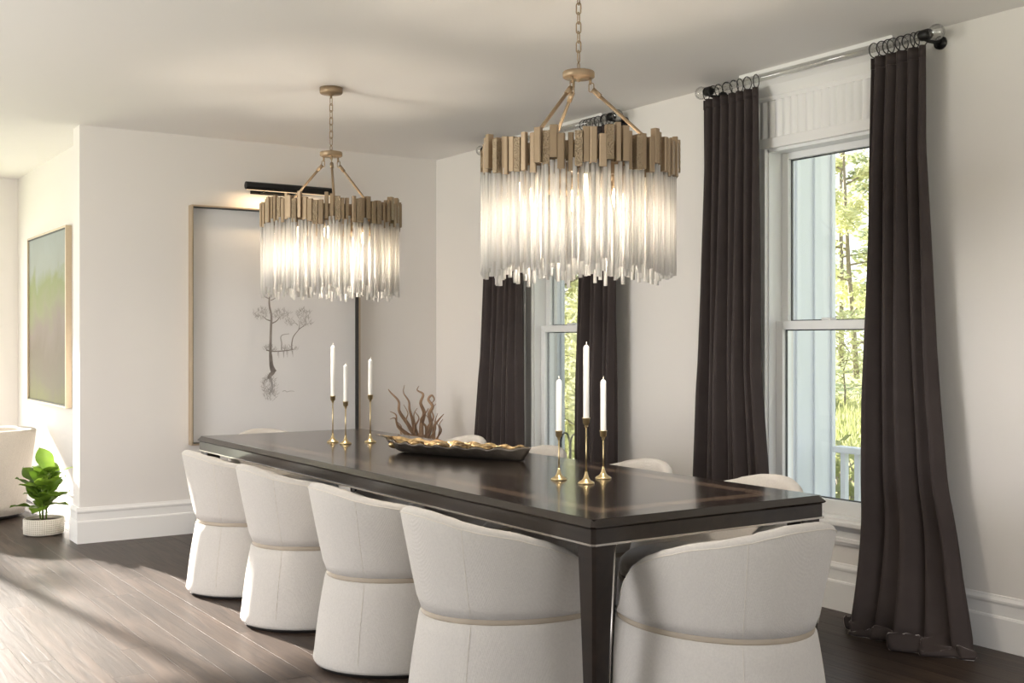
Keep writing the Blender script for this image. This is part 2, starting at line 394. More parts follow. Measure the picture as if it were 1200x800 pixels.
# floor: base slab, planks in view as pieces of their own
PX0 = -4.224; PW = .132; NR = 32
fl = MB(); fl.box((RX0-.2, RY0-.2, -.2), (.2, RY1+.2, -.016))
fl.box((RX0-.2, RY0-.2, -.016), (PX0, RY1+.2, -.0005)); fl.box((PX0, RY0-.2, -.016), (0.0, -7.0, -.0005))
floor = struct(fl.build('floor', M['plank']), 'dark stained oak plank floor')
rp = random.Random(3)
pm = {}
for r in range(NR):
    x = PX0 + PW*r
    y = -7.0 - rp.uniform(0, .0)
    first = True
    while y < RY1 - .01:
        L = rp.choice((1.5, 1.9, 2.3)) if not first else rp.choice((.7, 1.1, 1.5, 1.9))
        first = False
        if y + L > RY1 - .5: L = RY1 - y
        key = round(L, 3)
        if key not in pm:
            m_ = MB(); g = .0006; e = .0003
            x0, x1, y0, y1, zt = g, PW-g, g, key-g, 0.
            m_.add([(x0,y0,-.015),(x1,y0,-.015),(x1,y1,-.015),(x0,y1,-.015),(x0,y0,-.0004),(x1,y0,-.0004),(x1,y1,-.0004),(x0,y1,-.0004),
                    (x0+e,y0+e,0),(x1-e,y0+e,0),(x1-e,y1-e,0),(x0+e,y1-e,0)],
                   [(0,1,5,4),(1,2,6,5),(2,3,7,6),(3,0,4,7),(4,5,9,8),(5,6,10,9),(6,7,11,10),(7,4,8,11),(8,9,10,11),(3,2,1,0)])
            me = m_.mesh('plank'); me.materials.append(M['plank']); pm[key] = me
        inst(pm[key], 'plank', floor, (x, y, 0))
        y += L

# baseboards
BBP = [(0, 0), (.020, 0), (.020, .138), (.017, .146), (.012, .149), (.012, .196), (.017, .206), (.017, .214), (.009, .226), (.006, .235), (0, .235)]
b = MB(); b.extrude(BBP, (W0-.02, 0, 0), (0, 0, 0), (0, -1, 0)); struct(b.build('baseboard_back', M['trim']), 'tall white moulded baseboard on the back wall')
b = MB(); b.extrude(BBP, (W0, 0, 0), (W0, .2, 0), (-1, 0, 0)); struct(b.build('baseboard_wall_end', M['trim']))
b = MB(); b.extrude(BBP, (-2.54, .18, 0), (-2.54, RY1, 0), (-1, 0, 0)); struct(b.build('baseboard_passage', M['trim']))
b = MB(); b.extrude(BBP, (0, RY0, 0), (0, -.02, 0), (-1, 0, 0)); struct(b.build('baseboard_right', M['trim']), 'tall white moulded baseboard below the windows')
# garden doors: slim frames (off frame, they shape the sunlight)
b = MB()
for x in (DX0, -5.05, -3.9, -2.94): b.box((x, RY1+.06, 0), (x+.06, RY1+.12, DZ))
b.box((DX0, RY1+.06, DZ-.07), (-2.88, RY1+.12, DZ)); b.box((DX0, RY1+.06, 0), (DX1, RY1+.12, .1))
struct(b.build('door_1', M['sash']), 'white framed glazed garden doors')

# ------------------------------------------------------------------ windows
def window(idx, yc):
    wr = bpy.data.objects.new('window_%d' % idx, None); col.objects.link(wr); wr.location = (0, yc, 0)
    struct(wr, 'white double hung sash window with fluted frieze and crown, %s' % ('flanked by the pair of curtains that reach the floor in puddles' if idx == 1 else 'next to the room corner'))
    O = OPW
    # casing: two side boards, head board
    cas = [(0, 0), (.022, 0), (.022, .012), (.016, .018), (.016, .080), (.024, .086), (.024, .105), (0, .105)]
    for sgn in (1, -1):
        m_ = MB(); rows = []
        for z in (OZ0-.01, OZ1+.02):
            rows.append([(-d, sgn*(O-.008+w_), z) for d, w_ in cas])
        m_.grid(rows, closed_u=True, smooth=False, cap=True); m_.build('side_casing', M['trim'], wr)
    m_ = MB(); m_.box((-.024, -O-.10, OZ1), (0, O+.10, OZ1+.055)); m_.build('head_casing', M['trim'], wr, .004)
    # jamb liner
    m_ = MB(); m_.box((0, O-.016, OZ0), (.17, O, OZ1)); m_.box((0, -O, OZ0), (.17, -O+.016, OZ1)); m_.box((0, -O, OZ1-.016), (.17, O, OZ1))
    m_.build('jamb', M['sash'], wr)
    m_ = MB(); m_.box((.0, -O, OZ0-.0), (.19, O, OZ0+.014)); m_.build('sill', M['sash'], wr)
    # stool and apron
    m_ = MB(); m_.box((-.06, -O-.12, OZ0-.028), (0.0, O+.12, OZ0)); m_.build('stool', M['trim'], wr, .008, 3)
    ap = [(0, .325), (.012, .325), (.016, .335), (.024, .345), (.024, .36), (.014, .365), (.014, .395), (.022, .40), (.034, .422), (0, .422)]
    m_ = MB(); m_.extrude(ap, (0, -O-.10, 0), (0, O+.10, 0), (-1, 0, 0)); m_.build('apron', M['trim'], wr)
    # sashes
    def sash(name, x0, x1, z0, z1, bot, top, st=.046):
        m_ = MB(); y1 = O-.018
        m_.box((x0, y1-st, z0), (x1, y1, z1)); m_.box((x0, -y1, z0), (x1, -y1+st, z1))
        m_.box((x0, -y1+st, z0), (x1, y1-st, z0+bot)); m_.box((x0, -y1+st, z1-top), (x1, y1-st, z1))
        s_ = m_.build(name, M['sash'], wr, .003)
        g = MB(); xm = (x0+x1)/2
        g.box((xm-.003, -y1+st-.004, z0+bot-.004), (xm+.003, y1-st+.004, z1-top+.004)); g.build('pane', M['pane'], s_)
        k = MB(); a = y1-st; q = .006
        k.box((xm+.004, a-q, z0+bot), (x1-.004, a, z1-top)); k.box((xm+.004, -a, z0+bot), (x1-.004, -a+q, z1-top))
        k.box((xm+.004, -a, z1-top-q), (x1-.004, a, z1-top)); k.box((xm+.004, -a, z0+bot), (x1-.004, a, z0+bot+q))
        k.build('gasket', M['gasket'], s_)
        return s_
    ls = sash('lower_sash', .05, .088, OZ0+.014, 1.437, .068, .046)
    sash('upper_sash', .092, .13, 1.391, OZ1-.016, .046, .036)
    m_ = MB(); m_.box((.03, -.03, 1.437), (.075, .03, 1.45)); m_.build('sash_lock', M['sash'], ls, .003)
    # fluted frieze: individual reeds on a backing board
    z0, z1 = OZ1+.055, 2.60
    fr = MB(); fr.box((-.006, -O-.09, z0), (0, O+.09, z1)); fz = fr.build('frieze_board', M['trim'], wr)
    n = 18; p = (2*O+.18)/n
    m_ = MB(); rows = []
    for z in (z0, z1):
        rows.append([(-.006-.012*math.sin(PI*k/8), (k/8-.5)*p*.92, z) for k in range(9)])
    m_.grid(rows, smooth=True); rm = m_.mesh('reed'); rm.materials.append(M['trim'])
    for i in range(n): inst(rm, 'reed', fz, (0, -O-.09+p*(i+.5), 0))
    # crown
    cp = [(0, 2.595), (.020, 2.595), (.024, 2.61), (.020, 2.62), (.026, 2.632), (.044, 2.668), (.066, 2.69), (.070, 2.70), (.070, 2.715), (.082, 2.72), (.086, 2.7495), (0, 2.7495)]
    m_ = MB(); m_.extrude(cp, (0, -O-.12, 0), (0, O+.12, 0), (-1, 0, 0)); m_.build('crown', M['trim'], wr)
    return wr
for i, c in enumerate(WIN): window(i+1, c)

# ================================================================== dining table
TX0, TX1, TY0, TY1, TZ = -2.243, -1.178, -4.934, -1.075, .76
table = thing('dining_table', 'long dark lacquered dining table with inlaid border and silver-edged apron', 'table', ((TX0+TX1)/2, (TY0+TY1)/2, 0))
hx, hy = (TX1-TX0)/2, (TY1-TY0)/2
def ring(ax, ay, z, c=.012): return [(-ax+c, -ay, z), (ax-c, -ay, z), (ax, -ay+c, z), (ax, ay-c, z), (ax-c, ay, z), (-ax+c, ay, z), (-ax, ay-c, z), (-ax, -ay+c, z)]
m_ = MB(); m_.grid([ring(hx+.004, hy+.004, .728), ring(hx+.016, hy+.016, .734), ring(hx+.018, hy+.018, .738), ring(hx, hy, .7588), ring(hx-.004, hy-.004, .759)], closed_u=True, smooth=False, cap=True)
m_.build('table_top', M['tablewood'], table)
# veneer: outer border, inlay band, centre panel
def frame_pieces(name, o, i, mats, z0=.7585, z1=TZ):
    for (ox, oy, ix, iy, mt) in ((0, -1, 0, -1, mats[1]), (0, 1, 0, 1, mats[1]), (-1, 0, -1, 0, mats[0]), (1, 0, 1, 0, mats[0])):
        g = .0004; ax, ay, bx_, by_ = hx-o, hy-o, hx-i, hy-i
        if oy: q = [(-ax+g, oy*ay), (ax-g, oy*ay), (bx_-g, oy*by_), (-bx_+g, oy*by_)]
        else: q = [(ox*ax, -ay+g), (ox*ax, ay-g), (ox*bx_, by_-g), (ox*bx_, -by_+g)]
        m_ = MB(); m_.grid([[(x, y, z0) for x, y in q], [(x, y, z1) for x, y in q]], closed_u=True, smooth=False, cap=True)
        m_.build(name, mt, table)
frame_pieces('border_veneer', .001, .105, (M['tablewood'], M['tablewood_x']))
frame_pieces('inlay_band', .1055, .175, (M['inlay'], M['inlay_x']))
m_ = MB(); m_.box((-hx+.1755, -hy+.1755, .7585), (hx-.1755, hy-.1755, TZ)); m_.build('centre_panel', M['tablewood'], table)
m_ = MB()
m_.grid([ring(hx+.008, hy+.008, .682), ring(hx+.008, hy+.008, .7285)], closed_u=True, smooth=False)
m_.grid([ring(hx-.02, hy-.02, .682), ring(hx-.02, hy-.02, .7285)], closed_u=True, smooth=False)
m_.grid([ring(hx+.008, hy+.008, .682), ring(hx-.02, hy-.02, .682)], closed_u=True, smooth=False)
m_.build('apron', M['tableside'], table)
m_ = MB(); m_.grid([ring(hx+.013, hy+.013, .675), ring(hx+.013, hy+.013, .682), ring(hx-.02, hy-.02, .682), ring(hx-.02, hy-.02, .675)], closed_u=True, closed_v=True, smooth=False)
m_.build('metal_edge', M['silver'], table)
m_ = MB()
for sx, sy in ((-1, -1), (1, -1), (-1, 1), (1, 1)):
    m_ = MB(); a, bt = .047, .027
    cx, cy = sx*(hx-.047), sy*(hy-.047)
    ch = .010
    def oct_(c0, c1, r, z, k=ch): return [(c0-r+k, c1-r, z), (c0+r-k, c1-r, z), (c0+r, c1-r+k, z), (c0+r, c1+r-k, z), (c0+r-k, c1+r, z), (c0-r+k, c1+r, z), (c0-r, c1+r-k, z), (c0-r, c1-r+k, z)]
    m_.grid([oct_(cx+sx*.012, cy+sy*.012, bt, 0), oct_(cx, cy, a, .6745)], closed_u=True, smooth=False, cap=True)
    lg = m_.build('leg', M['tableside'], table)
    s_ = MB()   # slim metal fillet on the inner corner
    ex, ey = -sx, -sy
    s_.tube([(cx+sx*.012+ex*(bt+.001), cy+sy*.012-ey*(bt-.011), .005), (cx+ex*(a+.001), cy-ey*(a-.011), .673)], .005, 6); s_.build('metal_fillet', M['silver'], lg)

# ================================================================== dining chairs
RIM = [(0, .757), (12, .754), (26, .737), (32, .724), (50, .700), (58, .690), (72, .660), (84, .626), (94, .584), (99, .553), (112, .452), (122, .396), (130, .390)]
def rimz(a):
    a = abs(a)
    for (a0, z0), (a1, z1) in zip(RIM, RIM[1:]):
        if a <= a1:
            t = (a-a0)/(a1-a0); t = t*t*(3-2*t)*.35+t*.65
            return z0+(z1-z0)*t
    return RIM[-1][1]
RB, RWA, RTP, ZW = .447, .393, .471, .378
def rout(z):
    t = max(0, (z-ZW)/(.746-ZW)); return RWA + (RTP-RWA)*(t**.92)
def rbase(z):
    t = z/ZW; return RB*(1-t)+RWA*t + .006*math.sin(PI*t)
def oval(mb):      # D-shaped plan: deep rounded back, shallow front
    mb.v = [(x*((.72+.20*min(1, z/ZW)) if x > 0 else 1.), y*.78, z) for x, y, z in mb.v]; return mb
def make_chair():
    ch = thing('dining_chair', '', 'chair')
    m_ = MB(); m_.lathe([(RB-.02, 0.), (RB-.02, .022)], n=48); oval(m_).build('plinth', M['dark_plinth'], ch)
    m_ = MB(); pr = [(RB-.03, .014), (RB-.006, .016), (RB, .028)] + [(rbase(.028+(ZW-.042)*k/8), .028+(ZW-.042)*k/8) for k in range(1, 9)] + [(RWA-.008, ZW-.008), (RWA-.03, ZW-.006)]
    m_.lathe(pr, n=56); oval(m_).build('base', M['linen'], ch)
    m_ = MB(); m_.lathe([(RWA-.03, ZW-.011), (RWA-.006, ZW-.011), (RWA-.004, ZW-.004), (RWA-.004, ZW+.008), (RWA-.006, ZW+.013), (RWA-.03, ZW+.013)], n=56); oval(m_).build('waist_band', M['band'], ch)
    # shell: back at -X
    A = 128; N = 76; rows = []; TH = .058
    for i in range(N+1):
        a = -A+2*A*i/N; zr = rimz(a); th = PI+math.radians(a); z0 = ZW+.010
        hgt = max(zr-z0, .004)
        rr = min(.022, hgt*.45)
        loop = []
        for k in range(9):
            z = z0+(hgt-rr)*k/8; r = rout(z)-(.006 if k == 0 else 0)
            loop.append((r, z))
        rt_ = rout(zr-rr)
        thk = min(TH, .012+hgt*.4)
        for k in range(1, 8):
            q = PI*k/8; loop.append((rt_-thk/2+thk/2*math.cos(q), zr-rr+rr*math.sin(q)))
        for k in range(7):
            z = zr-rr-(hgt-rr)*k/6; loop.append((rout(z)-thk-.004, z))
        rows.append([(r*math.cos(th), r*math.sin(th), z) for r, z in loop])
    m_ = MB(); m_.grid(rows, closed_u=True, cap=True); sh = oval(m_).build('backrest', M['linen'], ch)
    # welt just under the rim
    m_ = MB(); pts = []
    for i in range(61):
        a = -108+216*i/60; zr = rimz(a)-.020; th = PI+math.radians(a); r = rout(zr)+.0005
        pts.append((r*math.cos(th), r*math.sin(th), zr))
    m_.tube(pts, .0022, 5); oval(m_).build('welt', M['seam'], sh)
    # seams
    for a in (-34, 34):
        th = PI+math.radians(a)
        m_ = MB(); m_.tube([((rout(z)+.0002)*math.cos(th), (rout(z)+.0002)*math.sin(th), z) for z in [ZW+.016+(rimz(a)-.022-ZW-.016)*k/10 for k in range(11)]], .0011, 5); oval(m_).build('seam', M['seam'], sh)
        m_ = MB(); m_.tube([((rbase(z)+.0002)*math.cos(th), (rbase(z)+.0002)*math.sin(th), z) for z in [.03+(ZW-.045)*k/10 for k in range(11)]], .0011, 5); oval(m_).build('seam', M['seam'], sh)
    # seat cushion
    m_ = MB(); m_.lathe([(.31, ZW+.005), (.378, ZW+.008), (.386, ZW+.03), (.380, ZW+.065), (.355, ZW+.085), (.22, ZW+.094), (.02, ZW+.097)], n=48)
    oval(m_).build('seat', M['linen'], ch)
    return ch
chair = make_chair()
CHY = [-1.893, -2.706, -3.554, -4.362]
lst = []
lt = ['ivory barrel dining chair on the windowless side, first from the framed drawing',
      'ivory barrel dining chair on the windowless side, second from the framed drawing',
      'ivory barrel dining chair on the windowless side, third from the framed drawing',
      'ivory barrel dining chair on the windowless side, beside the tapered table leg']
for i, y in enumerate(CHY): lst.append((-2.133, y, 0., lt[i], 'dining chairs along the open side of the table'))
rtl = ['ivory barrel dining chair on the window side, next to the driftwood sculpture',
       'ivory barrel dining chair on the window side, in front of the corner window',
       'ivory barrel dining chair on the window side, before the wall between the windows',
       'ivory barrel dining chair before the window away from the corner']
for i, y in enumerate(CHY): lst.append((-1.25, y, PI, rtl[i], 'dining chairs along the window side of the table'))
lst.append((-1.709, -4.905, PI/2, 'ivory barrel dining chair at the table end away from the drawing, back fully shown', 'dining chairs at the table ends'))
lst.append((-1.70, -1.09, -PI/2, 'ivory barrel dining chair at the table end under the framed drawing', 'dining chairs at the table ends'))
for i, (x, y, rz, lab, grp) in enumerate(lst):
    c = chair if i == 0 else copy_tree(chair)
    c.location = (x, y, 0); c.rotation_euler = (0, 0, rz); c['label'] = lab; c['group'] = grp; c['category'] = 'chair'

# ================================================================== candles
def lathe_obj(name, prof, m, parent, n=20):
    q = MB(); q.lathe(prof, n=n); return q.build(name, m, parent)
CND = [(390, 519.5, .262, .553, 'the tallest candle, in the trio toward the framed drawing', 'drawing'),
       (405, 521.5, .236, .446, 'the shortest candle, in the trio toward the framed drawing', 'drawing'),
       (434, 519.5, .268, .473, 'the middle-height candle, in the trio toward the framed drawing', 'drawing'),
       (655, 563.5, .203, .420, 'the candle standing before the bright window glass', 'window'),
       (687, 568, .264, .562, 'the tallest candle, in the trio beyond the leaf dish', 'window'),
       (707, 562, .200, .418, 'the short candle beside the tall one, against the dark curtain', 'window')]
for u, v, hh, tot, lab, side in CND:
    p = onZ(u, v-1.5, TZ)
    h_ = thing('candle_holder', 'slender brass holder under ' + lab, 'candle holder', (p.x, p.y, TZ), 0, 'brass candle holders on the table')
    lathe_obj('foot', [(.033, 0), (.034, .004), (.030, .008), (.018, .014), (.011, .024), (.0065, .038), (.0045, .048)], M['brass'], h_)
    lathe_obj('stem', [(.0040, .046), (.0030, hh*.5), (.0034, hh-.034)], M['brass'], h_, 12)
    lathe_obj('cup', [(.0034, hh-.040), (.0075, hh-.036), (.0060, hh-.031), (.0085, hh-.028), (.0135, hh-.023), (.0145, hh-.004), (.0165, hh-.002), (.0165, hh), (.0125, hh), (.0125, hh-.020), (.002, hh-.020)], M['brass'], h_)
    cd = thing('taper_candle', 'white taper: ' + lab, 'candle', (p.x, p.y, TZ+hh-.0195), 0, 'white taper candles on the table')
    L = tot-hh+.015
    lathe_obj('wax', [(.0115, 0), (.0118, .02), (.0118, L-.014), (.0105, L-.008), (.006, L-.003), (.002, L-.002)], M['wax'], cd)
    q = MB(); q.tube([(0, 0, L-.006), (.0005, 0, L+.004), (.002, .001, L+.011)], .0018, 6); q.build('wick', M['wick'], cd)

# ================================================================== leaf-shaped dish
pa, pb = Vector((-1.755, -2.44, 0)), Vector((-1.425, -3.385, 0))
ax = (pb-pa); LB = ax.length; ang = math.atan2(ax.y, ax.x)
dish = thing('leaf_dish', 'long leaf shaped metal dish with gilded ruffled inside on the table', 'dish', ((pa.x+pb.x)/2, (pa.y+pb.y)/2, TZ), ang)
def dishrows(off, th=0.):
    rows = []
    NS = 64; NT = 20
    for i in range(NS+1):
        s = i/NS; x = (s-.5)*LB
        wd = .118*(max(1e-3, math.sin(PI*min(1, max(0, (s-.02)/.98))))**.62)
        if s < .13: wd = .006 + (wd-.006)*max(0, (s-.03)/.10)**1.3 if s > .03 else .006
        zt_ = .058+.022*max(0, (.25-s)/.25)**1.2 + .010*max(0, (s-.8)/.2)
        row = []
        for j in range(NT+1):
            t = -1+2*j/NT
            ruff = 1+.07*math.sin(s*LB*62+(1 if t > 0 else 0)*1.7)*abs(t)**3
            y = wd*t*ruff
            dip = 1-abs(t)**2.2
            amp = max(0., min(1., (s-.08)/.1))*min(1, (1-s)/.05)
            z = zt_ - dip*(zt_-.004-th)*amp - (0 if th else 0) + .006*abs(t)**4*math.sin(s*LB*55+t*2)*amp
            row.append((x, y*(1-th*2.), max(z, .002 if not th else .006)))
        rows.append(row)
    return rows
m_ = MB(); m_.grid(dishrows(0)); d_o = m_.build('outer_shell', M['bronze'], dish)
sol = d_o.modifiers.new('s', 'SOLIDIFY'); sol.thickness = .003; sol.offset = -1
m_ = MB(); r_in = dishrows(0, .005); m_.grid([[(x*.985, y*.97, z+.0035) for x, y, z in r] for r in r_in]); m_.build('gilded_lining', M['gilt'], dish)
# ruffled gilt lobes along the inside
rl = random.Random(5)
for k in range(9):
    s = .16+.60*k/8; x = (s-.5)*LB
    q = MB(); rows = []
    for i in range(9):
        a = PI*i/8; row = []
        for j in range(13):
            bb = 2*PI*j/12; r = (.030+.006*math.sin(3*bb+k))*math.sin(a)
            row.append((x+r*1.25*math.cos(bb), (.028 if k % 2 else -.022)+r*1.5*math.sin(bb), .042+.024*math.cos(a)+.004*math.sin(4*bb+k)*math.sin(a)))
        rows.append(row)
    q.grid(rows); q.build('gilt_lobe', M['gilt'], dish)

# ================================================================== driftwood
dw = thing('driftwood_sculpture', 'tall twisting brown driftwood root sculpture in the corner by the window wall', 'sculpture', (-.43, -.45, 0))
def wpath(pts, n=10):
    out = []
    P = [Vector(p) for p in pts]
    for i in range(len(P)-1):
        p0 = P[max(i-1, 0)]; p1 = P[i]; p2 = P[i+1]; p3 = P[min(i+2, len(P)-1)]
        for k in range(n):
            t = k/n
            out.append(.5*((2*p1)+(p2-p0)*t+(2*p0-5*p1+4*p2-p3)*t*t+(3*p1-p0-3*p2+p3)*t**3))
    out.append(P[-1]); return out
def branch(px, r0, r1, dep, name='root'):
    pts = [onY(u, v, -.45+d) - Vector((-.43, -.45, 0)) for (u, v), d in zip(px, dep)]
    ps = wpath(pts, 8); n = len(ps)
    q = MB(); q.tube(ps, [r0+(r1-r0)*(i/(n-1))**1.2 for i in range(n)], 7); q.build(name, M['driftwood'], dw)
BR = [([(488, 514), (478, 497), (468, 482), (467, 470), (458, 460), (455, 456)], .022, .004),
      ([(486, 514), (484, 495), (480, 480), (479, 470), (473, 460), (474, 451)], .018, .003),
      ([(494, 514), (494, 497), (497, 484), (493, 472), (496, 462), (489, 457), (491, 452)], .026, .003),
      ([(500, 514), (505, 498), (503, 485), (507, 476), (502, 468), (506, 463), (509, 468), (505, 473)], .024, .004),
      ([(508, 516), (509, 500), (514, 492), (520, 485)], .020, .004),
      ([(486, 514), (472, 504), (465, 496), (464, 486), (457, 482)], .018, .003),
      ([(482, 515), (473, 507), (466, 500), (463, 490), (457, 491)], .014, .003),
      ([(492, 514), (487, 500), (491, 490), (486, 482)], .014, .003),
      ([(499, 514), (499, 500), (493, 492), (500, 482), (502, 478)], .014, .003),
      ([(503, 515), (510, 503), (510, 493), (513, 484)], .012, .003),
      ([(512, 516), (515, 503), (511, 494)], .010, .003),
      ([(484, 512), (486, 498), (485, 486), (489, 478)], .011, .003),
      ([(490, 514), (480, 503), (476, 492), (478, 484), (473, 474)], .012, .003), ([(497, 514), (503, 500), (508, 489), (506, 480), (511, 473)], .013, .003),
      ([(505, 516), (500, 503), (504, 494), (499, 486)], .011, .003), ([(510, 516), (517, 505), (515, 497), (519, 491)], .010, .003), ([(480, 514), (470, 508), (470, 499), (464, 493)], .010, .003)]
rd = random.Random(11)
for px, r0, r1 in BR:
    d0 = rd.uniform(-.05, .05); branch(px, r0*.72, r1*.6, [d0*(i/len(px))*2+.015*math.sin(i*2+d0*90) for i in range(len(px))])
for k in range(7):
    a = 2*PI*k/7
    q = MB(); ps = wpath([(.16*math.cos(a), .16*math.sin(a), .014), (.09*math.cos(a+.3), .09*math.sin(a+.3), .14), (.05*math.cos(a+.8), .05*math.sin(a+.8), .36), (.045*math.cos(a+1.6), .045*math.sin(a+1.6), .64)], 8)
    q.tube(ps, [.030-.010*i/len(ps) for i in range(len(ps))], 8); q.build('trunk_strand', M['driftwood'], dw)

# ================================================================== framed drawing
art = thing('framed_drawing', 'large champagne framed ink drawing of a lone tree and its reflection', 'picture', (0, 0, 0))
AX0, AX1, AZ0, AZ1, AD, AT = -1.972, -.692, .612, 2.268, .07, .012
def frame4(root, x0, x1, z0, z1, d, t, y=0., m='champagne'):
    for nm, a, c in (('frame_side', (x0, y-d, z0), (x0+t, y, z1)), ('frame_side', (x1-t, y-d, z0), (x1, y, z1)), ('frame_top', (x0+t, y-d, z1-t), (x1-t, y, z1)), ('frame_bottom', (x0+t, y-d, z0), (x1-t, y, z0+t))):
        q = MB(); q.box(a, c); q.build(nm, M[m], root, .0015)
frame4(art, AX0, AX1, AZ0, AZ1, AD, AT, -.001)
for a, c in (((AX0+AT, -AD+.004, AZ0+AT), (AX0+AT+.003, -.006, AZ1-AT)), ((AX1-AT-.003, -AD+.004, AZ0+AT), (AX1-AT, -.006, AZ1-AT)),
             ((AX0+AT, -AD+.004, AZ1-AT-.003), (AX1-AT, -.006, AZ1-AT)), ((AX0+AT, -AD+.004, AZ0+AT), (AX1-AT, -.006, AZ0+AT+.003))):
    q = MB(); q.box(a, c); q.build('black_rebate', M['black'], art)
q = MB(); q.box((AX0+AT+.004, -.012, AZ0+AT+.004), (AX1-AT-.004, -.004, AZ1-AT-.004)); cv = q.build('canvas', M['canvas'], art)
YC = -.0128
def stroke(m_, px, w0, w1):
    pts = [onY(u, v, YC) for u, v in px]; ps = wpath(pts, 5); n = len(ps); l = []; r = []
    for i, p in enumerate(ps):
        t = (ps[min(i+1, n-1)]-ps[max(i-1, 0)]); t.normalize(); nn = Vector((-t.z, 0, t.x)); w_ = (w0+(w1-w0)*i/(n-1))/2
        l.append(p+nn*w_); r.append(p-nn*w_)
    m_.grid([l, r], smooth=False)
ink = MB(); pale = MB(); ri = random.Random(2)
stroke(ink, [(318, 432), (317, 420), (317, 405), (317.5, 385), (318, 370), (316, 360), (315.5, 352), (316.5, 344), (317, 338)], .024, .008)
stroke(ink, [(321, 436), (318, 428), (317.5, 415)], .045, .018)
stroke(ink, [(318, 379), (324, 376), (328, 371)], .010, .004); stroke(ink, [(318, 376), (312, 374), (308, 370)], .009, .003)
stroke(ink, [(317, 352), (323, 349), (326, 345)], .006, .002); stroke(ink, [(316, 350), (311, 348), (309, 344)], .006, .002)
stroke(ink, [(342, 410), (342, 402), (344, 394), (350, 386), (351, 380)], .010, .004)
stroke(ink, [(350, 386), (357, 381), (362, 379)], .006, .002); stroke(pale, [(349, 381), (345, 378), (339, 381)], .006, .002)
stroke(pale, [(330, 410), (330, 402), (329, 395), (332, 392), (339, 391)], .012, .004)
stroke(ink, [(312, 410), (320, 411.5), (332, 411), (344, 409.5)], .010, .006)
stroke(ink, [(321, 433), (319, 437), (316, 440), (315, 444)], .035, .022)
stroke(pale, [(316, 440), (318, 447), (319, 455), (315, 462)], .024, .010)
stroke(pale, [(331, 458.5), (334, 457.5), (336, 459), (340, 458), (345, 458.3)], .005, .003)
for k in range(9):
    u = 325+ri.uniform(0, 18); stroke(pale, [(u, 411), (u+ri.uniform(-.5, .5), 413+ri.uniform(2, 8))], .005, .002)
def fuzz(cx, cy, rx, ry, n, m_=pale, w_=.003, ln=4):
    for _ in range(n):
        a = ri.uniform(0, 2*PI); r = math.sqrt(ri.random()); u = cx+rx*r*math.cos(a); v = cy+ry*r*math.sin(a); b_ = ri.uniform(-2.6, -.5)
        stroke(m_, [(u, v), (u+ln*.5*math.cos(b_)+ri.uniform(-.6, .6), v+ln*.5*math.sin(b_)), (u+ln*math.cos(b_), v+ln*math.sin(b_))], w_, w_*.5)
fuzz(317, 345, 10, 5, 60); fuzz(306, 368, 9, 7, 70); fuzz(330, 369, 11, 6, 70); fuzz(356, 369, 8, 7, 60); fuzz(358, 379, 8, 4, 40); fuzz(340, 378, 6, 4, 25)
fuzz(317, 409, 8, 3, 40); fuzz(340, 409, 10, 2.5, 40); fuzz(316, 452, 9, 12, 120); fuzz(317, 463, 8, 7, 60)
ink.build('ink_drawing', M['ink'], cv); pale.build('pale_ink_drawing', M['inkpale'], cv)

# small landscape on the passage wall
a2 = thing('framed_landscape', 'narrow champagne framed misty green landscape on the sunlit side wall', 'picture', (-2.541, 0, 0))
ly0, ly1, lz0, lz1 = .905, 2.30, .838, 2.175
for nm, a, c in (('frame_side', (-.045, ly0, lz0), (0, ly0+.014, lz1)), ('frame_side', (-.045, ly1-.014, lz0), (0, ly1, lz1)), ('frame_top', (-.045, ly0+.014, lz1-.014), (0, ly1-.014, lz1)), ('frame_bottom', (-.045, ly0+.014, lz0), (0, ly1-.014, lz0+.014))):
    q = MB(); q.box(a, c); q.build(nm, M['champagne'], a2, .0015)
q = MB()
for a, c in (((-.038, ly0+.014, lz1-.022), (-.006, ly1-.014, lz1-.014)), ((-.038, ly0+.014, lz0+.014), (-.006, ly1-.014, lz0+.022))): q.box(a, c)
q.build('black_rebate', M['black'], a2)
q = MB(); q.box((-.030, ly0+.014, lz0+.014), (-.004, ly1-.014, lz1-.014)); q.build('painting', M['landscape'], a2)

# picture light
pl = thing('picture_light', 'black bar picture light with warm strip above the drawing', 'lamp', (-1.283, 0, 2.42))
q = MB(); q.tube([(-.326, -.13, 0), (.326, -.13, 0)], .028, 20); q.build('bar', M['black'], pl, .003)
q = MB(); q.box((-.315, -.128, -.0290), (.315, -.119, -.0262)); q.build('led_strip', M['led'], pl)
q = MB(); q.box((-.245, -.016, -.042), (.15, -.001, -.018)); q.build('wall_plate', M['black'], pl, .003)
for x in (-.17, .075):
    q = MB(); q.tube([(x, -.012, -.03), (x, -.07, -.03), (x, -.112, -.012)], .007, 10); q.build('arm', M['black'], pl)
ld = bpy.data.lights.new('picture_light_glow', 'AREA'); ld.shape = 'RECTANGLE'; ld.size = .62; ld.size_y = .02; ld.energy = 2.6; ld.color = (1, .72, .42)
lo = bpy.data.objects.new('picture_light_glow', ld); col.objects.link(lo); lo.parent = pl; lo.location = (0, -.125, -.032); lo.rotation_euler = Vector((0, .35, -1)).to_track_quat('-Z', 'X').to_euler()
lo.rotation_euler = (math.radians(4), 0, 0)

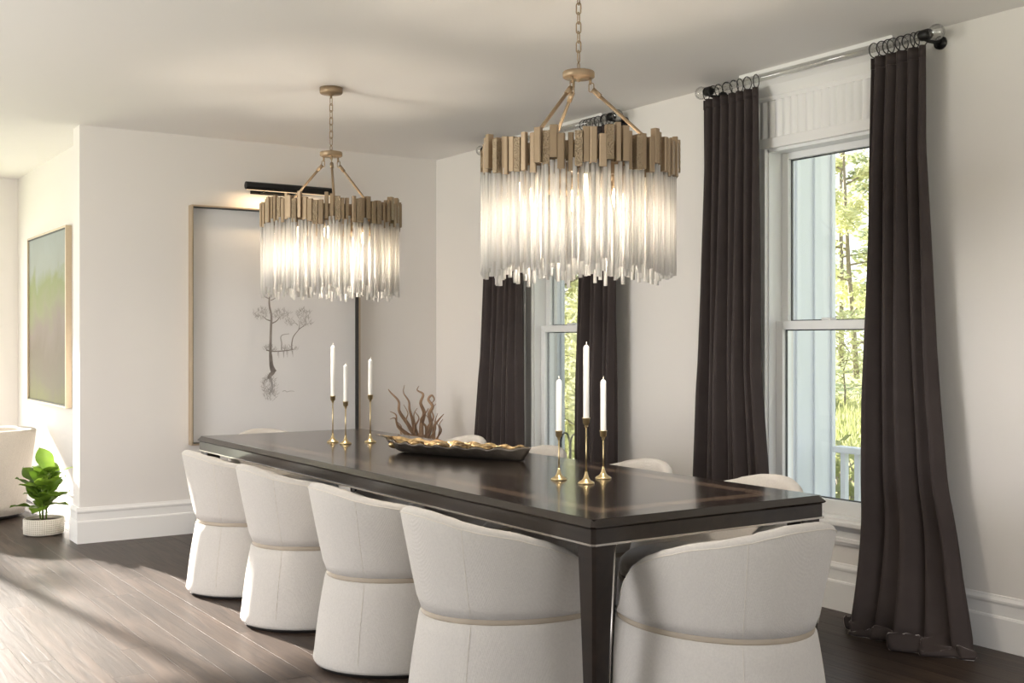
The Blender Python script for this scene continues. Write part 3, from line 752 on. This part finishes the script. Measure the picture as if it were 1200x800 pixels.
# ================================================================== chandeliers
def link_mesh(L, Wd, r):
    q = MB(); pts = []
    h2 = L/2-Wd/2
    for k in range(8): a = PI*k/7; pts.append((Wd/2*math.cos(a), 0, h2+Wd/2*math.sin(a)))
    for k in range(8): a = PI+PI*k/7; pts.append((Wd/2*math.cos(a), 0, -h2+Wd/2*math.sin(a)))
    q.tube(pts, r, 6, closed=True); me = q.mesh('chain_link'); me.materials.append(M['gold']); return me
LINK = link_mesh(.046, .019, .0026)
def tubemesh(wd, L, m, ham):
    q = MB()
    if ham:
        rows = []; n = 10
        for i in range(n+1):
            z = -L/2+L*i/n; rr = wd/2*(1+.05*(i % 2)); rows.append([(rr*sx, rr*sy, z) for sx, sy in ((-1,-1),(1,-1),(1,1),(-1,1))])
        q.grid(rows, closed_u=True, smooth=False, cap=True)
    else:
        c = wd*.12; h = wd/2
        q.grid([[(-h+c,-h,z),(h-c,-h,z),(h,-h+c,z),(h,h-c,z),(h-c,h,z),(-h+c,h,z),(-h,h-c,z),(-h,-h+c,z)] for z in (-L/2, L/2)], closed_u=True, smooth=False, cap=True)
    me = q.mesh('metal_tube'); me.materials.append(m); return me
TUBES = [tubemesh(.026, .128, M['gold'], 0), tubemesh(.020, .140, M['gold'], 0), tubemesh(.028, .118, M['gold'], 0), tubemesh(.027, .126, M['goldham'], 1)]
def rodmesh(L, wd):
    q = MB(); n = 8
    rows = [[(wd/2*math.cos(2*PI*j/n), wd/2*math.sin(2*PI*j/n), z) for j in range(n)] for z in (-L, 0)]
    q.grid(rows, closed_u=True, smooth=True, cap=True); me = q.mesh('glass_rod'); me.materials.append(M['rod']); return me
RODS = [rodmesh(.36+.014*k, .0165) for k in range(4)]
def bulbmesh():
    q = MB(); q.lathe([(.002, -.055), (.007, -.045), (.0125, -.02), (.0135, 0), (.010, .02), (.008, .03)], n=12); me = q.mesh('bulb'); me.materials.append(M['bulb']); return me
BULB = bulbmesh()
def sockmesh():
    q = MB(); q.lathe([(.011, .028), (.012, .03), (.012, .085), (.006, .09)], n=12); me = q.mesh('socket'); me.materials.append(M['gold']); return me
SOCK = sockmesh()
def chandelier(x, y, label, seed, rot, ra=.30):
    R = .372; rr = random.Random(seed)
    c = thing('chandelier', label, 'chandelier', (x, y, 0), 0, 'chandeliers over the table')
    lathe_obj('canopy', [(.01, 2.705), (.018, 2.712), (.060, 2.716), (.064, 2.722), (.064, 2.7495)], M['gold'], c, 32)
    lathe_obj('canopy_loop', [(.005, 2.690), (.007, 2.694), (.006, 2.707)], M['gold'], c, 10)
    z = 2.675; k = 0
    while z > 2.42:
        inst(LINK, 'chain_link', c, (0, 0, z), (0, 0, (PI/2 if k % 2 else 0)+.5)); z -= .0375; k += 1
    zh = 2.378
    hub = lathe_obj('hub', [(.005, zh-.028), (.007, zh-.026), (.0065, zh-.016), (.058, zh-.014), (.063, zh-.010), (.063, zh+.008), (.060, zh+.012), (.012, zh+.014), (.008, zh+.024), (.003, zh+.026)], M['gold'], c, 36)
    inst(LINK, 'hub_loop', hub, (0, 0, zh+.028), (0, 0, .5), (.9, .9, .8))
    for k in range(3):
        a = rot+2*PI*k/3; ca, sa = math.cos(a), math.sin(a)
        q = MB(); q.tube([(.046*ca, .046*sa, zh-.012), (.046*ca, .046*sa, zh-.040)], .0055, 8)
        q.build('hanger', M['gold'], c)
        inst(LINK, 'hanger_loop', c, (.050*ca, .050*sa, zh-.052), (0, 0, a), (1, 1, .8))
        q = MB(); q.tube([(.055*ca, .055*sa, zh-.060), (.085*ca, .085*sa, zh-.088)], .0105, 8, rot0=.78); q.tube([(.080*ca, .080*sa, zh-.084), (ra*ca, ra*sa, 2.088)], .0072, 8); q.build('arm', M['gold'], c)
        q = MB(); q.box((-.012, -.012, -.02), (.012, .012, .022)); e = q.build('arm_end', M['gold'], c, .003); e.location = (ra*ca, ra*sa, 2.085); e.rotation_euler = (0, 0, a)
    # ring bands
    for nm, r0, r1, z0, z1 in (('outer_ring', .350, .356, 1.985, 2.060), ('lower_ring', .318, .326, 1.945, 1.985)):
        q = MB(); q.grid([[(r*math.cos(2*PI*j/56), r*math.sin(2*PI*j/56), zz) for j in range(56)] for r, zz in ((r0, z0), (r1, z0), (r1, z1), (r0, z1))], closed_u=True, closed_v=True); q.build(nm, M['gold'], c)
    for k in range(3):
        a = rot+2*PI*k/3+.3; q = MB(); q.tube([(-.0, 0, 2.02), (.352*math.cos(a), .352*math.sin(a), 2.02)], .005, 6); q.build('spoke', M['gold'], c)
    n = 82
    for k in range(n):
        a = 2*PI*(k+rr.uniform(-.12, .12))/n; ty = 3 if k % 4 == 1 else rr.choice((0, 0, 1, 1, 2)); r_ = R+rr.choice((-.008, 0, .006, .010))
        inst(TUBES[ty], 'metal_tube', c, (r_*math.cos(a), r_*math.sin(a), 2.032+rr.uniform(-.022, .024)), (0, 0, a))
    n = 112
    for k in range(n):
        a = 2*PI*(k+rr.uniform(-.2, .2))/n; r_ = R+rr.uniform(-.012, .008)
        inst(rr.choice(RODS), 'glass_rod', c, (r_*math.cos(a), r_*math.sin(a), 1.984+rr.uniform(-.014, .012)), (0, 0, rr.uniform(0, 1)))
    n = 78
    for k in range(n):
        a = 2*PI*(k+rr.uniform(-.3, .3))/n; r_ = .330+rr.uniform(-.012, .010)
        inst(rr.choice(RODS), 'glass_rod', c, (r_*math.cos(a), r_*math.sin(a), 1.968+rr.uniform(-.014, .012)), (0, 0, rr.uniform(0, 1)))
    for k in range(8):
        a = 2*PI*k/8+.25; bx_, by_ = .24*math.cos(a), .24*math.sin(a)
        s_ = inst(SOCK, 'socket', c, (bx_, by_, 1.925)); inst(BULB, 'bulb', s_, (0, 0, 0))
        q = MB(); q.tube([(bx_, by_, 2.005), (bx_*.5, by_*.5, 2.018), (0, 0, 2.02)], .005, 6); q.build('bulb_arm', M['gold'], c)
    for zl, en, kind in ((1.885, 34, 'SPOT'), (1.79, 3.2, 'POINT'), (1.72, 3.6, 'POINT'), (1.65, 3.6, 'POINT')):   # glow the bulbs spread down the crystal rods
        l_ = bpy.data.lights.new('chandelier_glow', kind); l_.energy = en; l_.color = (1, .90, .77); l_.shadow_soft_size = .05
        if kind == 'SPOT': l_.spot_size = math.radians(177); l_.spot_blend = .15
        lo_ = bpy.data.objects.new('chandelier_glow', l_); col.objects.link(lo_); lo_.parent = c; lo_.location = (0, 0, zl)
    return c
chandelier(-1.782, -1.93, 'gold and glass rod chandelier hanging before the framed drawing', 21, .148, .285)
chandelier(-1.782, -4.239, 'gold and glass rod chandelier hanging above the table end chair near the curtains', 33, -.707)

# ================================================================== curtains and rods
def curtain(label, prof, nf, seed, top=2.655, puddle=None, rings=8, grp='velvet curtains', amp=(.026, .058)):
    """prof: list of (z, y_left, y_right); y_left > y_right (left as seen from the room)."""
    rr = random.Random(seed)
    c = thing('curtain', label, 'curtain', (0, 0, 0), 0, grp)
    ph = [rr.uniform(-.5, .5) for _ in range(nf*2+3)]; am = [rr.uniform(.7, 1.3) for _ in range(nf*2+3)]
    NS = nf*14
    def at(z):
        for (z0, a0, b0), (z1, a1, b1) in zip(prof, prof[1:]):
            if z1 <= z <= z0:
                t = (z0-z)/(z0-z1); return a0+(a1-a0)*t, b0+(b1-b0)*t
        return prof[-1][1], prof[-1][2]
    zs = [top-(top-.012)*(k/44) for k in range(45)]
    rows = []
    def xoff(s, k):
        f = s*nf; i = int(min(f, nf-1e-6)); fr = f-i
        a0 = am[i]*(1-fr)+am[i+1]*fr
        A = amp[0]+(amp[1]-amp[0])*k
        base = math.sin(2*PI*(f+ph[i]*(0.0)))
        return A*a0*(base*.8+.25*math.sin(4*PI*f+1.3+2*k)*k+.3*math.sin(2*PI*f*.5+seed)*k), a0
    for z in zs:
        k = min(1, (top-z)/1.6); yl, yr = at(z); row = []
        pin = 1.0 if z > top-.08 else 1.0
        for j in range(NS+1):
            s = j/NS; dx, a0 = xoff(s, k)
            sk = s + .35/nf*math.sin(2*PI*s*nf*1+.8)*(.3+.5*k)*math.sin(PI*s)**.5/2.2
            row.append((-.115+dx-.018*k*0, yl+(yr-yl)*sk, z))
        rows.append(row)
    if puddle:
        px, yl2, yr2 = puddle
        for ri_, z in enumerate(zs):
            if z < .55:
                f = (1-z/.55)**1.6
                rows[ri_] = [(x-.15*f*math.sin(PI*(.08+.84*j/NS))**.6, y, zz) for j, (x, y, zz) in enumerate(rows[ri_])]
        rows = rows[:-1]; base = rows[-1]
        for q_, (f, zz) in enumerate(((.06, .060), (.16, .045), (.28, .034), (.40, .030), (.52, .036), (.63, .046), (.73, .052), (.82, .048), (.90, .040), (.96, .030), (1.0, .014), (.97, .004))):
            row = []
            for j in range(NS+1):
                s = j/NS; x0, y0, _ = base[j]
                wv = math.sin(s*9+q_*.45)*.5+(1-2*abs(math.sin(s*11+q_*.35+.5)))*.55+(1-2*abs(math.sin(s*5-q_*.5+1)))*.35
                sp = math.sin(PI*(.06+.88*s))**.7
                X_ = x0*(1-f*.7)-.255*f*.7-px*f*sp*(.72+.22*math.sin(s*11+.6)+.12*math.sin(s*23+2))
                Y_ = y0+((yl2+(yr2-yl2)*s)-y0)*f + wv*.012*f
                zq = zz*(1+.6*wv) if q_ < 10 else zz
                row.append((X_, Y_, max(.004, zq)))
            rows.append(row)
    q = MB(); q.grid(rows); o = q.build('drape', M['velvet'], c)
    so_ = o.modifiers.new('thick', 'SOLIDIFY'); so_.thickness = .004; so_.offset = 0
    # header tape
    q = MB(); q.grid([[(p[0]-.0035, p[1], z) for p in rows[0]] for z in (top-.052, top-.0)]); 
    h_ = q.build('header_band', M['velvet'], c); s2 = h_.modifiers.new('thick', 'SOLIDIFY'); s2.thickness = .004; s2.offset = 0
    yl, yr = prof[0][1], prof[0][2]
    for k in range(rings):
        y = yl-.02+(yr-yl+.04)*k/(rings-1)+rr.uniform(-.008, .008)
        inst(RING, 'curtain_ring', c, (-.115, y, 2.689), (rr.uniform(-.08, .08), 0, rr.uniform(-.35, .35)))
    return c
q = MB(); q.tube([(.034*math.cos(2*PI*k/20), 0, .034*math.sin(2*PI*k/20)) for k in range(20)], .0026, 6, closed=True); RING = q.mesh('curtain_ring'); RING.materials.append(M['black'])
curtain('dark velvet curtain left of the window away from the corner, hem hidden behind the table', [(2.66, -3.165, -3.575), (2.3, -3.165, -3.58), (1.2, -3.15, -3.60), (.5, -3.105, -3.67), (0, -3.08, -3.71)], 7, 3)
curtain('dark velvet curtain right of the window away from the corner, pooling on the floor', [(2.66, -4.30, -4.60), (2.2, -4.285, -4.60), (1.3, -4.265, -4.66), (.7, -4.25, -4.72), (.3, -4.25, -4.81), (0, -4.25, -4.90)], 5, 9, puddle=(.17, -4.27, -4.95), amp=(.022, .062))
curtain('dark velvet curtain left of the corner window, beside the driftwood sculpture', [(2.66, -.88, -1.30), (2.0, -.89, -1.365), (1.2, -.85, -1.375), (.5, -.76, -1.385), (0, -.72, -1.40)], 7, 5)
curtain('dark velvet curtain right of the corner window, behind the short candle', [(2.66, -2.05, -2.36), (2.0, -2.02, -2.39), (1.2, -2.0, -2.40), (.5, -1.99, -2.405), (0, -1.97, -2.42)], 6, 12)
def crod(y0, y1, lab):
    r = thing('curtain_rod', lab, 'curtain rod', (-.115, (y0+y1)/2, 2.70), 0, 'acrylic curtain rods'); h = (y0-y1)/2
    q = MB(); q.tube([(0, -h+.04, 0), (0, h-.04, 0)], .019, 16); q.build('rod', M['acrylic'], r)
    for s in (1, -1):
        q = MB(); q.sphere((0, s*h, 0), .036, 20, 12); q.build('finial', M['acrylic'], r)
        q = MB(); q.tube([(0, s*(h-.030), 0), (0, s*(h-.040), 0), (0, s*(h-.075), 0), (0, s*(h-.085), 0)], [.020, .025, .025, .021], 16); q.build('collar', M['black'], r)
        q = MB(); q.tube([(0, s*(h-.058), -.018), (.03, s*(h-.058), -.024), (.07, s*(h-.058), -.022), (.105, s*(h-.058), -.02)], [.010, .008, .009, .012], 12)
        q.tube([(.098, s*(h-.058), -.02), (.1145, s*(h-.058), -.02)], .030, 20); q.build('bracket', M['black'], r)
crod(-3.145, -4.655, 'clear acrylic curtain rod with ball finials over the window away from the corner')
crod(-.845, -2.405, 'clear acrylic curtain rod with ball finials over the corner window')

# ================================================================== adjoining room: armchair and plant
arm = thing('tub_armchair', 'beige woven tub armchair by the garden doors', 'armchair', (-3.05, 1.60, 0), math.radians(-25))
m_ = MB(); rows = []
for i in range(61):
    a = -150+300*i/60; zr = .665-.10*max(0, (abs(a)-70)/80)**1.5; th = math.radians(a); loop = []
    def ro(z): return .305+.095*(z/.70)**.9
    for k in range(9): z = .03+(zr-.05)*k/8; loop.append((ro(z), z))
    for k in range(1, 6): q_ = PI*k/6; loop.append((ro(zr)-.045+.045*math.cos(q_), zr-.02+.02*math.sin(q_)))
    for k in range(7): z = zr-.02-(zr-.05)*k/6; loop.append((ro(z)-.095, z))
    rows.append([(r*math.cos(th), r*math.sin(th), z) for r, z in loop])
m_.grid(rows, closed_u=True, cap=True); m_.build('shell', M['linen2'], arm)
lathe_obj('seat', [(.18, .2), (.25, .25), (.265, .30), (.27, .37), (.25, .41), (.10, .425), (.02, .425)], M['linen2'], arm, 36)
lathe_obj('plinth', [(.27, 0), (.27, .035)], M['dark_plinth'], arm, 36)

pp = (-2.812, .52, 0)
pt = thing('potted_plant', 'leafy green houseplant in a pale grid patterned pot on the floor', 'plant', pp)
PR = .128
lathe_obj('pot', [(PR-.02, 0), (PR-.006, .006), (PR, .02), (PR+.002, .108), (PR, .114), (PR-.012, .114), (PR-.014, .08), (.01, .08)], M['potb'], pt, 40)
q = MB()
for z in [.014+.0135*k for k in range(8)]:
    q.tube([((PR+.0015)*math.cos(2*PI*j/40), (PR+.0015)*math.sin(2*PI*j/40), z) for j in range(40)], .0026, 5, closed=True)
for k in range(56):
    a = 2*PI*k/56; q.tube([((PR+.001)*math.cos(a), (PR+.001)*math.sin(a), .01), ((PR+.003)*math.cos(a), (PR+.003)*math.sin(a), .109)], .0024, 5)
q.build('grid_relief', M['pot'], pt)
lathe_obj('soil', [(PR-.016, .085), (PR-.016, .096), (.04, .102), (.005, .103)], M['soil'], pt, 30)
def leafmesh(L, W_, curl, seed):
    q = MB(); rows = []; r_ = random.Random(seed)
    for i in range(11):
        t = i/10; w_ = W_*(math.sin(PI*t**.8)**.7)*(.75+.5*t) if 0 < t < 1 else .002
        x = L*t; z = -curl*t*t*L; row = []
        for j in range(7):
            s = -1+j/3; row.append((x*(1-.1*curl*t), w_*s, z+.18*abs(s)*w_+.012*math.sin(t*9+s*2+seed)*abs(s)))
        rows.append(row)
    q.grid(rows); me = q.mesh('leaf'); me.materials.append(M['leaf']); return me
LEAF = [leafmesh(.20, .070, .30, 1), leafmesh(.175, .068, .55, 2), leafmesh(.22, .072, .15, 3), leafmesh(.15, .058, .4, 4)]
rl = random.Random(14)
for st in range(5):
    a = 2*PI*st/5+.4; lean = rl.uniform(.03, .09); hh = rl.uniform(.17, .30)
    top = (lean*math.cos(a), lean*math.sin(a), .10+hh)
    q = MB(); q.tube([(.02*math.cos(a), .02*math.sin(a), .09), (lean*.5*math.cos(a), lean*.5*math.sin(a), .1+hh*.5), top], .005, 6); q.build('stem', M['leaf'], pt)
    for k in range(5):
        t = .3+.7*k/4; la = a+k*2.4+rl.uniform(-.4, .4); pz = .10+hh*t
        o = inst(LEAF[rl.randrange(4)], 'leaf', pt, (lean*t*math.cos(a), lean*t*math.sin(a), pz), (rl.uniform(-.3, .3), -rl.uniform(.2, .55)-.75*t, la))

# ================================================================== outdoors
q = MB(); N_ = 40
q.box((.2, -60, -.8), (140, 140, -.62)); q.box((-60, 3.2, -.8), (.2, 140, -.62)); q.box((-60, -60, -.8), (-8.3, 3.2, -.62))
g_ = q.build('ground', M['ground']); struct(g_, 'sunlit meadow outside the windows')
q = MB(); q.box((.2, -8, -.6), (2.95, 4, -.34)); dk = q.build('porch_floor', M['deck']); struct(dk, 'grey porch floor outside the windows')
# porch column with layered pilaster trim
def column(x, y, lab, wd=.56):
    c = thing('porch_column', lab, 'column', (x, y, -.34), 0, 'porch columns')
    h = wd/2
    q = MB(); q.box((-h*.8, -h*.8, .001), (h*.8, h*.8, 4.2)); q.build('shaft', M['porch'], c, .006)
    for s in (1, -1):
        for t in (-.72, 0, .72):
            q = MB(); q.box((t*h-.020, s*h*.8, .25) if s > 0 else (t*h-.020, -h*.8-.02, .25), (t*h+.020, h*.8+.02, 3.9) if s > 0 else (t*h+.020, -h*.8, 3.9)); q.build('batten', M['porch'], c, .003)
            q = MB(); q.box((s*h*.8, t*h-.020, .25) if s > 0 else (-h*.8-.02, t*h-.020, .25), (h*.8+.02, t*h+.020, 3.9) if s > 0 else (-h*.8, t*h+.020, 3.9)); q.build('batten', M['porch'], c, .003)
    q = MB(); q.box((-h, -h, .001), (h, h, .25)); q.build('foot_block', M['porch'], c, .008)
    q = MB(); q.box((-h, -h, 3.9), (h, h, 4.2)); q.build('capital', M['porch'], c, .008)
column(2.58, -1.335, 'pale blue-white battened porch column seen through the window away from the corner')
column(2.60, 2.4, 'pale blue-white battened porch column beyond the corner window')
q = MB(); q.box((2.45, -8, 3.86), (2.75, 4, 4.1)); struct(q.build('trim_1', M['porch']), 'porch beam on the columns')
q = MB(); q.box((.2, -8, 4.1), (3.1, 4, 4.2)); struct(q.build('porch_roof', M['porch']), 'porch ceiling outside the windows')
q = MB(); q.box((.2, 3.85, -.34), (2.95, 4.0, 4.1)); struct(q.build('porch_sun_block', M['porch']), 'unseen end wall added to keep sun off the porch')  # out of view, added to block sun from the column
rail = thing('porch_railing', 'white porch railing with square balusters beside the battened column', 'railing', (2.60, -4.0, -.34))
q = MB(); q.box((-.05, -3.2, .80), (.05, 2.24, .85)); q.build('top_rail', M['porch'], rail, .008)
q = MB(); q.box((-.035, -3.2, .08), (.035, 2.24, .13)); q.build('bottom_rail', M['porch'], rail, .005)
q = MB(); q.box((-.022, -.022, .13), (.022, .022, .80)); bm_ = q.mesh('baluster'); bm_.materials.append(M['porch'])
for k in range(40): inst(bm_, 'baluster', rail, (0, 2.16-.135*k, 0))
q = MB(); q.box((-.06, -3.32, 0.001), (.06, -3.2, .95)); q.build('newel', M['porch'], rail, .005)
# hoop-topped garden border in front of the corner window
for k in range(11):
    y0 = .30+.155*k
    hp = thing('garden_hoop', 'black wire hoop of the low border fence outside the corner window', 'fence', (1.93, y0, -.34), 0, 'hoops of the wire border fence')
    q = MB(); q.tube([(0, -.070, 0), (0, -.070, .70)]+[(0, .070*math.cos(PI-PI*i/10), .70+.10*math.sin(PI*i/10)) for i in range(1, 10)]+[(0, .070, .70), (0, .070, 0)], .008, 6); q.build('outer_hoop', M['iron'], hp)
    q = MB(); q.tube([(.012, -.035, 0), (.012, -.035, .46), (.012, 0, .53), (.012, .035, .46), (.012, .035, 0)], .006, 6); q.build('inner_hoop', M['iron'], hp)
    q = MB(); q.tube([(.006, -.068, .22), (.006, .066, .22)], .006, 6); q.build('cross_bar', M['iron'], hp)
def tree(lab, x, y, h, sp, seed, m, nleaf=3600, ls=.16, low=.25, cat='tree', name='tree'):
    r = random.Random(seed); t = thing(name, lab, cat, (x, y, -.64), 0, 'trees beyond the porch')
    q = MB(); tips = []
    lean = (r.uniform(-.06, .06), r.uniform(-.06, .06))
    q.tube([(lean[0]*h*k/5+r.uniform(-.05, .05)*k, lean[1]*h*k/5+r.uniform(-.05, .05)*k, h*.92*k/5) for k in range(6)], [.010*h*(1-.15*k) for k in range(6)], 8); q.build('trunk', M['bark'], t)
    q = MB()
    for k in range(16):
        f = low+(.95-low)*k/15; a = k*2.4+r.uniform(-.5, .5); L = sp*(1.1-.7*f)*r.uniform(.8, 1.15)
        p0 = Vector((lean[0]*h*f, lean[1]*h*f, h*.92*f)); d = Vector((math.cos(a), math.sin(a), r.uniform(-.05, .45)))
        ps = [p0, p0+d*L*.5+Vector((0, 0, .06*L)), p0+d*L]
        q.tube(ps, [.004*h, .0026*h, .001*h], 6); tips += [(p0+d*L*g, .16*L+.3) for g in (.45, .7, .9, 1.05)]
    q.build('branches', M['bark'], t)
    q = MB(); per = nleaf//len(tips)
    for c, rad in tips:
        for _ in range(per):
            o = Vector((r.gauss(0, 1), r.gauss(0, 1), r.gauss(0, .7)))*rad*.6
            p = c+o; a = Vector((r.gauss(0, 1), r.gauss(0, 1), r.gauss(0, 1))).normalized(); b_ = a.orthogonal().normalized(); s = ls*r.uniform(.6, 1.3)
            q.add([p-a*s, p-b_*s*.45, p+a*s, p+b_*s*.45], [(0, 1, 2, 3)])
    f = q.build('foliage', m, t); f['kind'] = 'stuff'
    return t
def along(u, dist): 
    d = ray(u, 400); d.z = 0; d.normalize(); p = CAM+d*dist; return p.x, p.y
TR = [('bushy yellow-green tree straight beyond the window away from the corner', 1004, 61.4, 16, 3.4, 'tree1', 1), ('pale green tree with open branches right of the porch column', 986, 91.4, 23, 4.6, 'tree2', 2),
      ('broad green tree far out past the porch railing', 1099, 73, 18, 4.2, 'tree1', 3),
      ('bright yellow-green tree straight beyond the corner window', 657, 40, 10.5, 3.4, 'tree1', 5), ('tall loose tree behind the bright one outside the corner window', 681, 88, 21, 4.6, 'tree2', 6),
      ('dense green tree deep beyond the corner window', 601, 63.5, 16, 4.6, 'tree1', 7), ('green tree between the views of the two windows', 798, 53, 15, 4.2, 'tree2', 8),
      ('yellow-green tree on the far side of the meadow gap', 865, 79, 20, 4.6, 'tree1', 9),
      ('distant tall tree closing the meadow view', 1053, 107, 26, 5.4, 'tree2', 12)]
for lab, u, d, h, sp, mm, sd_ in TR:
    x, y = along(u, d); tree(lab, x, y, h, sp, sd_, M[mm], nleaf=5200, ls=.08+.0022*d, low=.12)
for lab, u, d, h, sd_ in (('leafy yellow-green bush in the meadow before the bright tree, corner window', 646, 24.1, 2.9, 51), ('pale leafy bush nearest the wire hoops, corner window', 672, 17, 2.3, 52),
                         ('round bush at the meadow edge past the porch railing', 990, 34, 3.0, 53)):
    x, y = along(u, d); tree(lab, x, y, h, 1.3, sd_, M['tree1'], nleaf=2600, ls=.075, low=.10, cat='bush', name='bush')
tree('slender garden tree added outside the glazed doors to dapple the sun', -4.2, 7.3, 4.3, 1.0, 40, M['tree2'], nleaf=420, ls=.085, low=.55)  # out of view, added to break up the sun patch on the floor
# brush heap and low shrub beyond the railing
x, y = along(992, 13.5)
bh = thing('brush_pile', 'brown twiggy brush pile behind the porch railing', 'brush', (x, y, -.64))
r = random.Random(4); q = MB()
for k in range(70):
    a = r.uniform(0, 2*PI); e = r.uniform(.25, 1.3); L = r.uniform(.5, 1.15); s = Vector((r.gauss(0, .25), r.gauss(0, .25), 0)); d = Vector((math.cos(a)*math.cos(e), math.sin(a)*math.cos(e), math.sin(e)))
    q.tube([s, s+d*L*.5+Vector((0, 0, .04)), s+d*L], [.022, .015, .005], 5)
q.build('twigs', M['bark'], bh)
for lab, u, d_, sd_ in (('low green shrub growing up against the porch railing', 988, 10.6, 31), ('low green shrub past the porch railing', 1130, 12.5, 32)):
    x, y = along(u, d_); sh_ = thing('shrub', lab, 'shrub', (x, y, -.64)); r = random.Random(sd_); q = MB(); st = MB()
    for k in range(9):
        a = r.uniform(0, 6.28); t_ = Vector((.3*math.cos(a), .3*math.sin(a), r.uniform(.5, .95))); st.tube([(0, 0, 0), t_*.5+Vector((0, 0, .08)), t_], .012, 5)
    st.build('stems', M['bark'], sh_)
    for k in range(700):
        p = Vector((r.gauss(0, .27), r.gauss(0, .27), .15+abs(r.gauss(.35, .25)))); a = Vector((r.gauss(0, 1), r.gauss(0, 1), r.gauss(0, .6))).normalized(); b_ = a.orthogonal().normalized(); s = r.uniform(.04, .08)
        q.add([p-a*s, p-b_*s*.5, p+a*s, p+b_*s*.5], [(0, 1, 2, 3)])
    f = q.build('foliage', M['grass'], sh_); f['kind'] = 'stuff'
# meadow grass
r = random.Random(8); q = MB()
for k in range(26000):
    u = r.uniform(560, 1130); d_ = 8+30*r.random()**1.4; x, y = along(u, d_)
    if x < 3.2: continue
    hh = r.uniform(.12, .40); a = r.uniform(0, 6.28); w_ = .012+.0008*d_; tx, ty = r.gauss(0, .08), r.gauss(0, .08)
    q.add([(x-w_*math.cos(a), y-w_*math.sin(a), -.64), (x+w_*math.cos(a), y+w_*math.sin(a), -.64), (x+tx, y+ty, -.64+hh)], [(0, 1, 2)])
gr = q.build('meadow_grass', M['grass']); tag(gr, 'tall sunlit meadow grass outside beyond the porch', 'grass', kind='stuff')
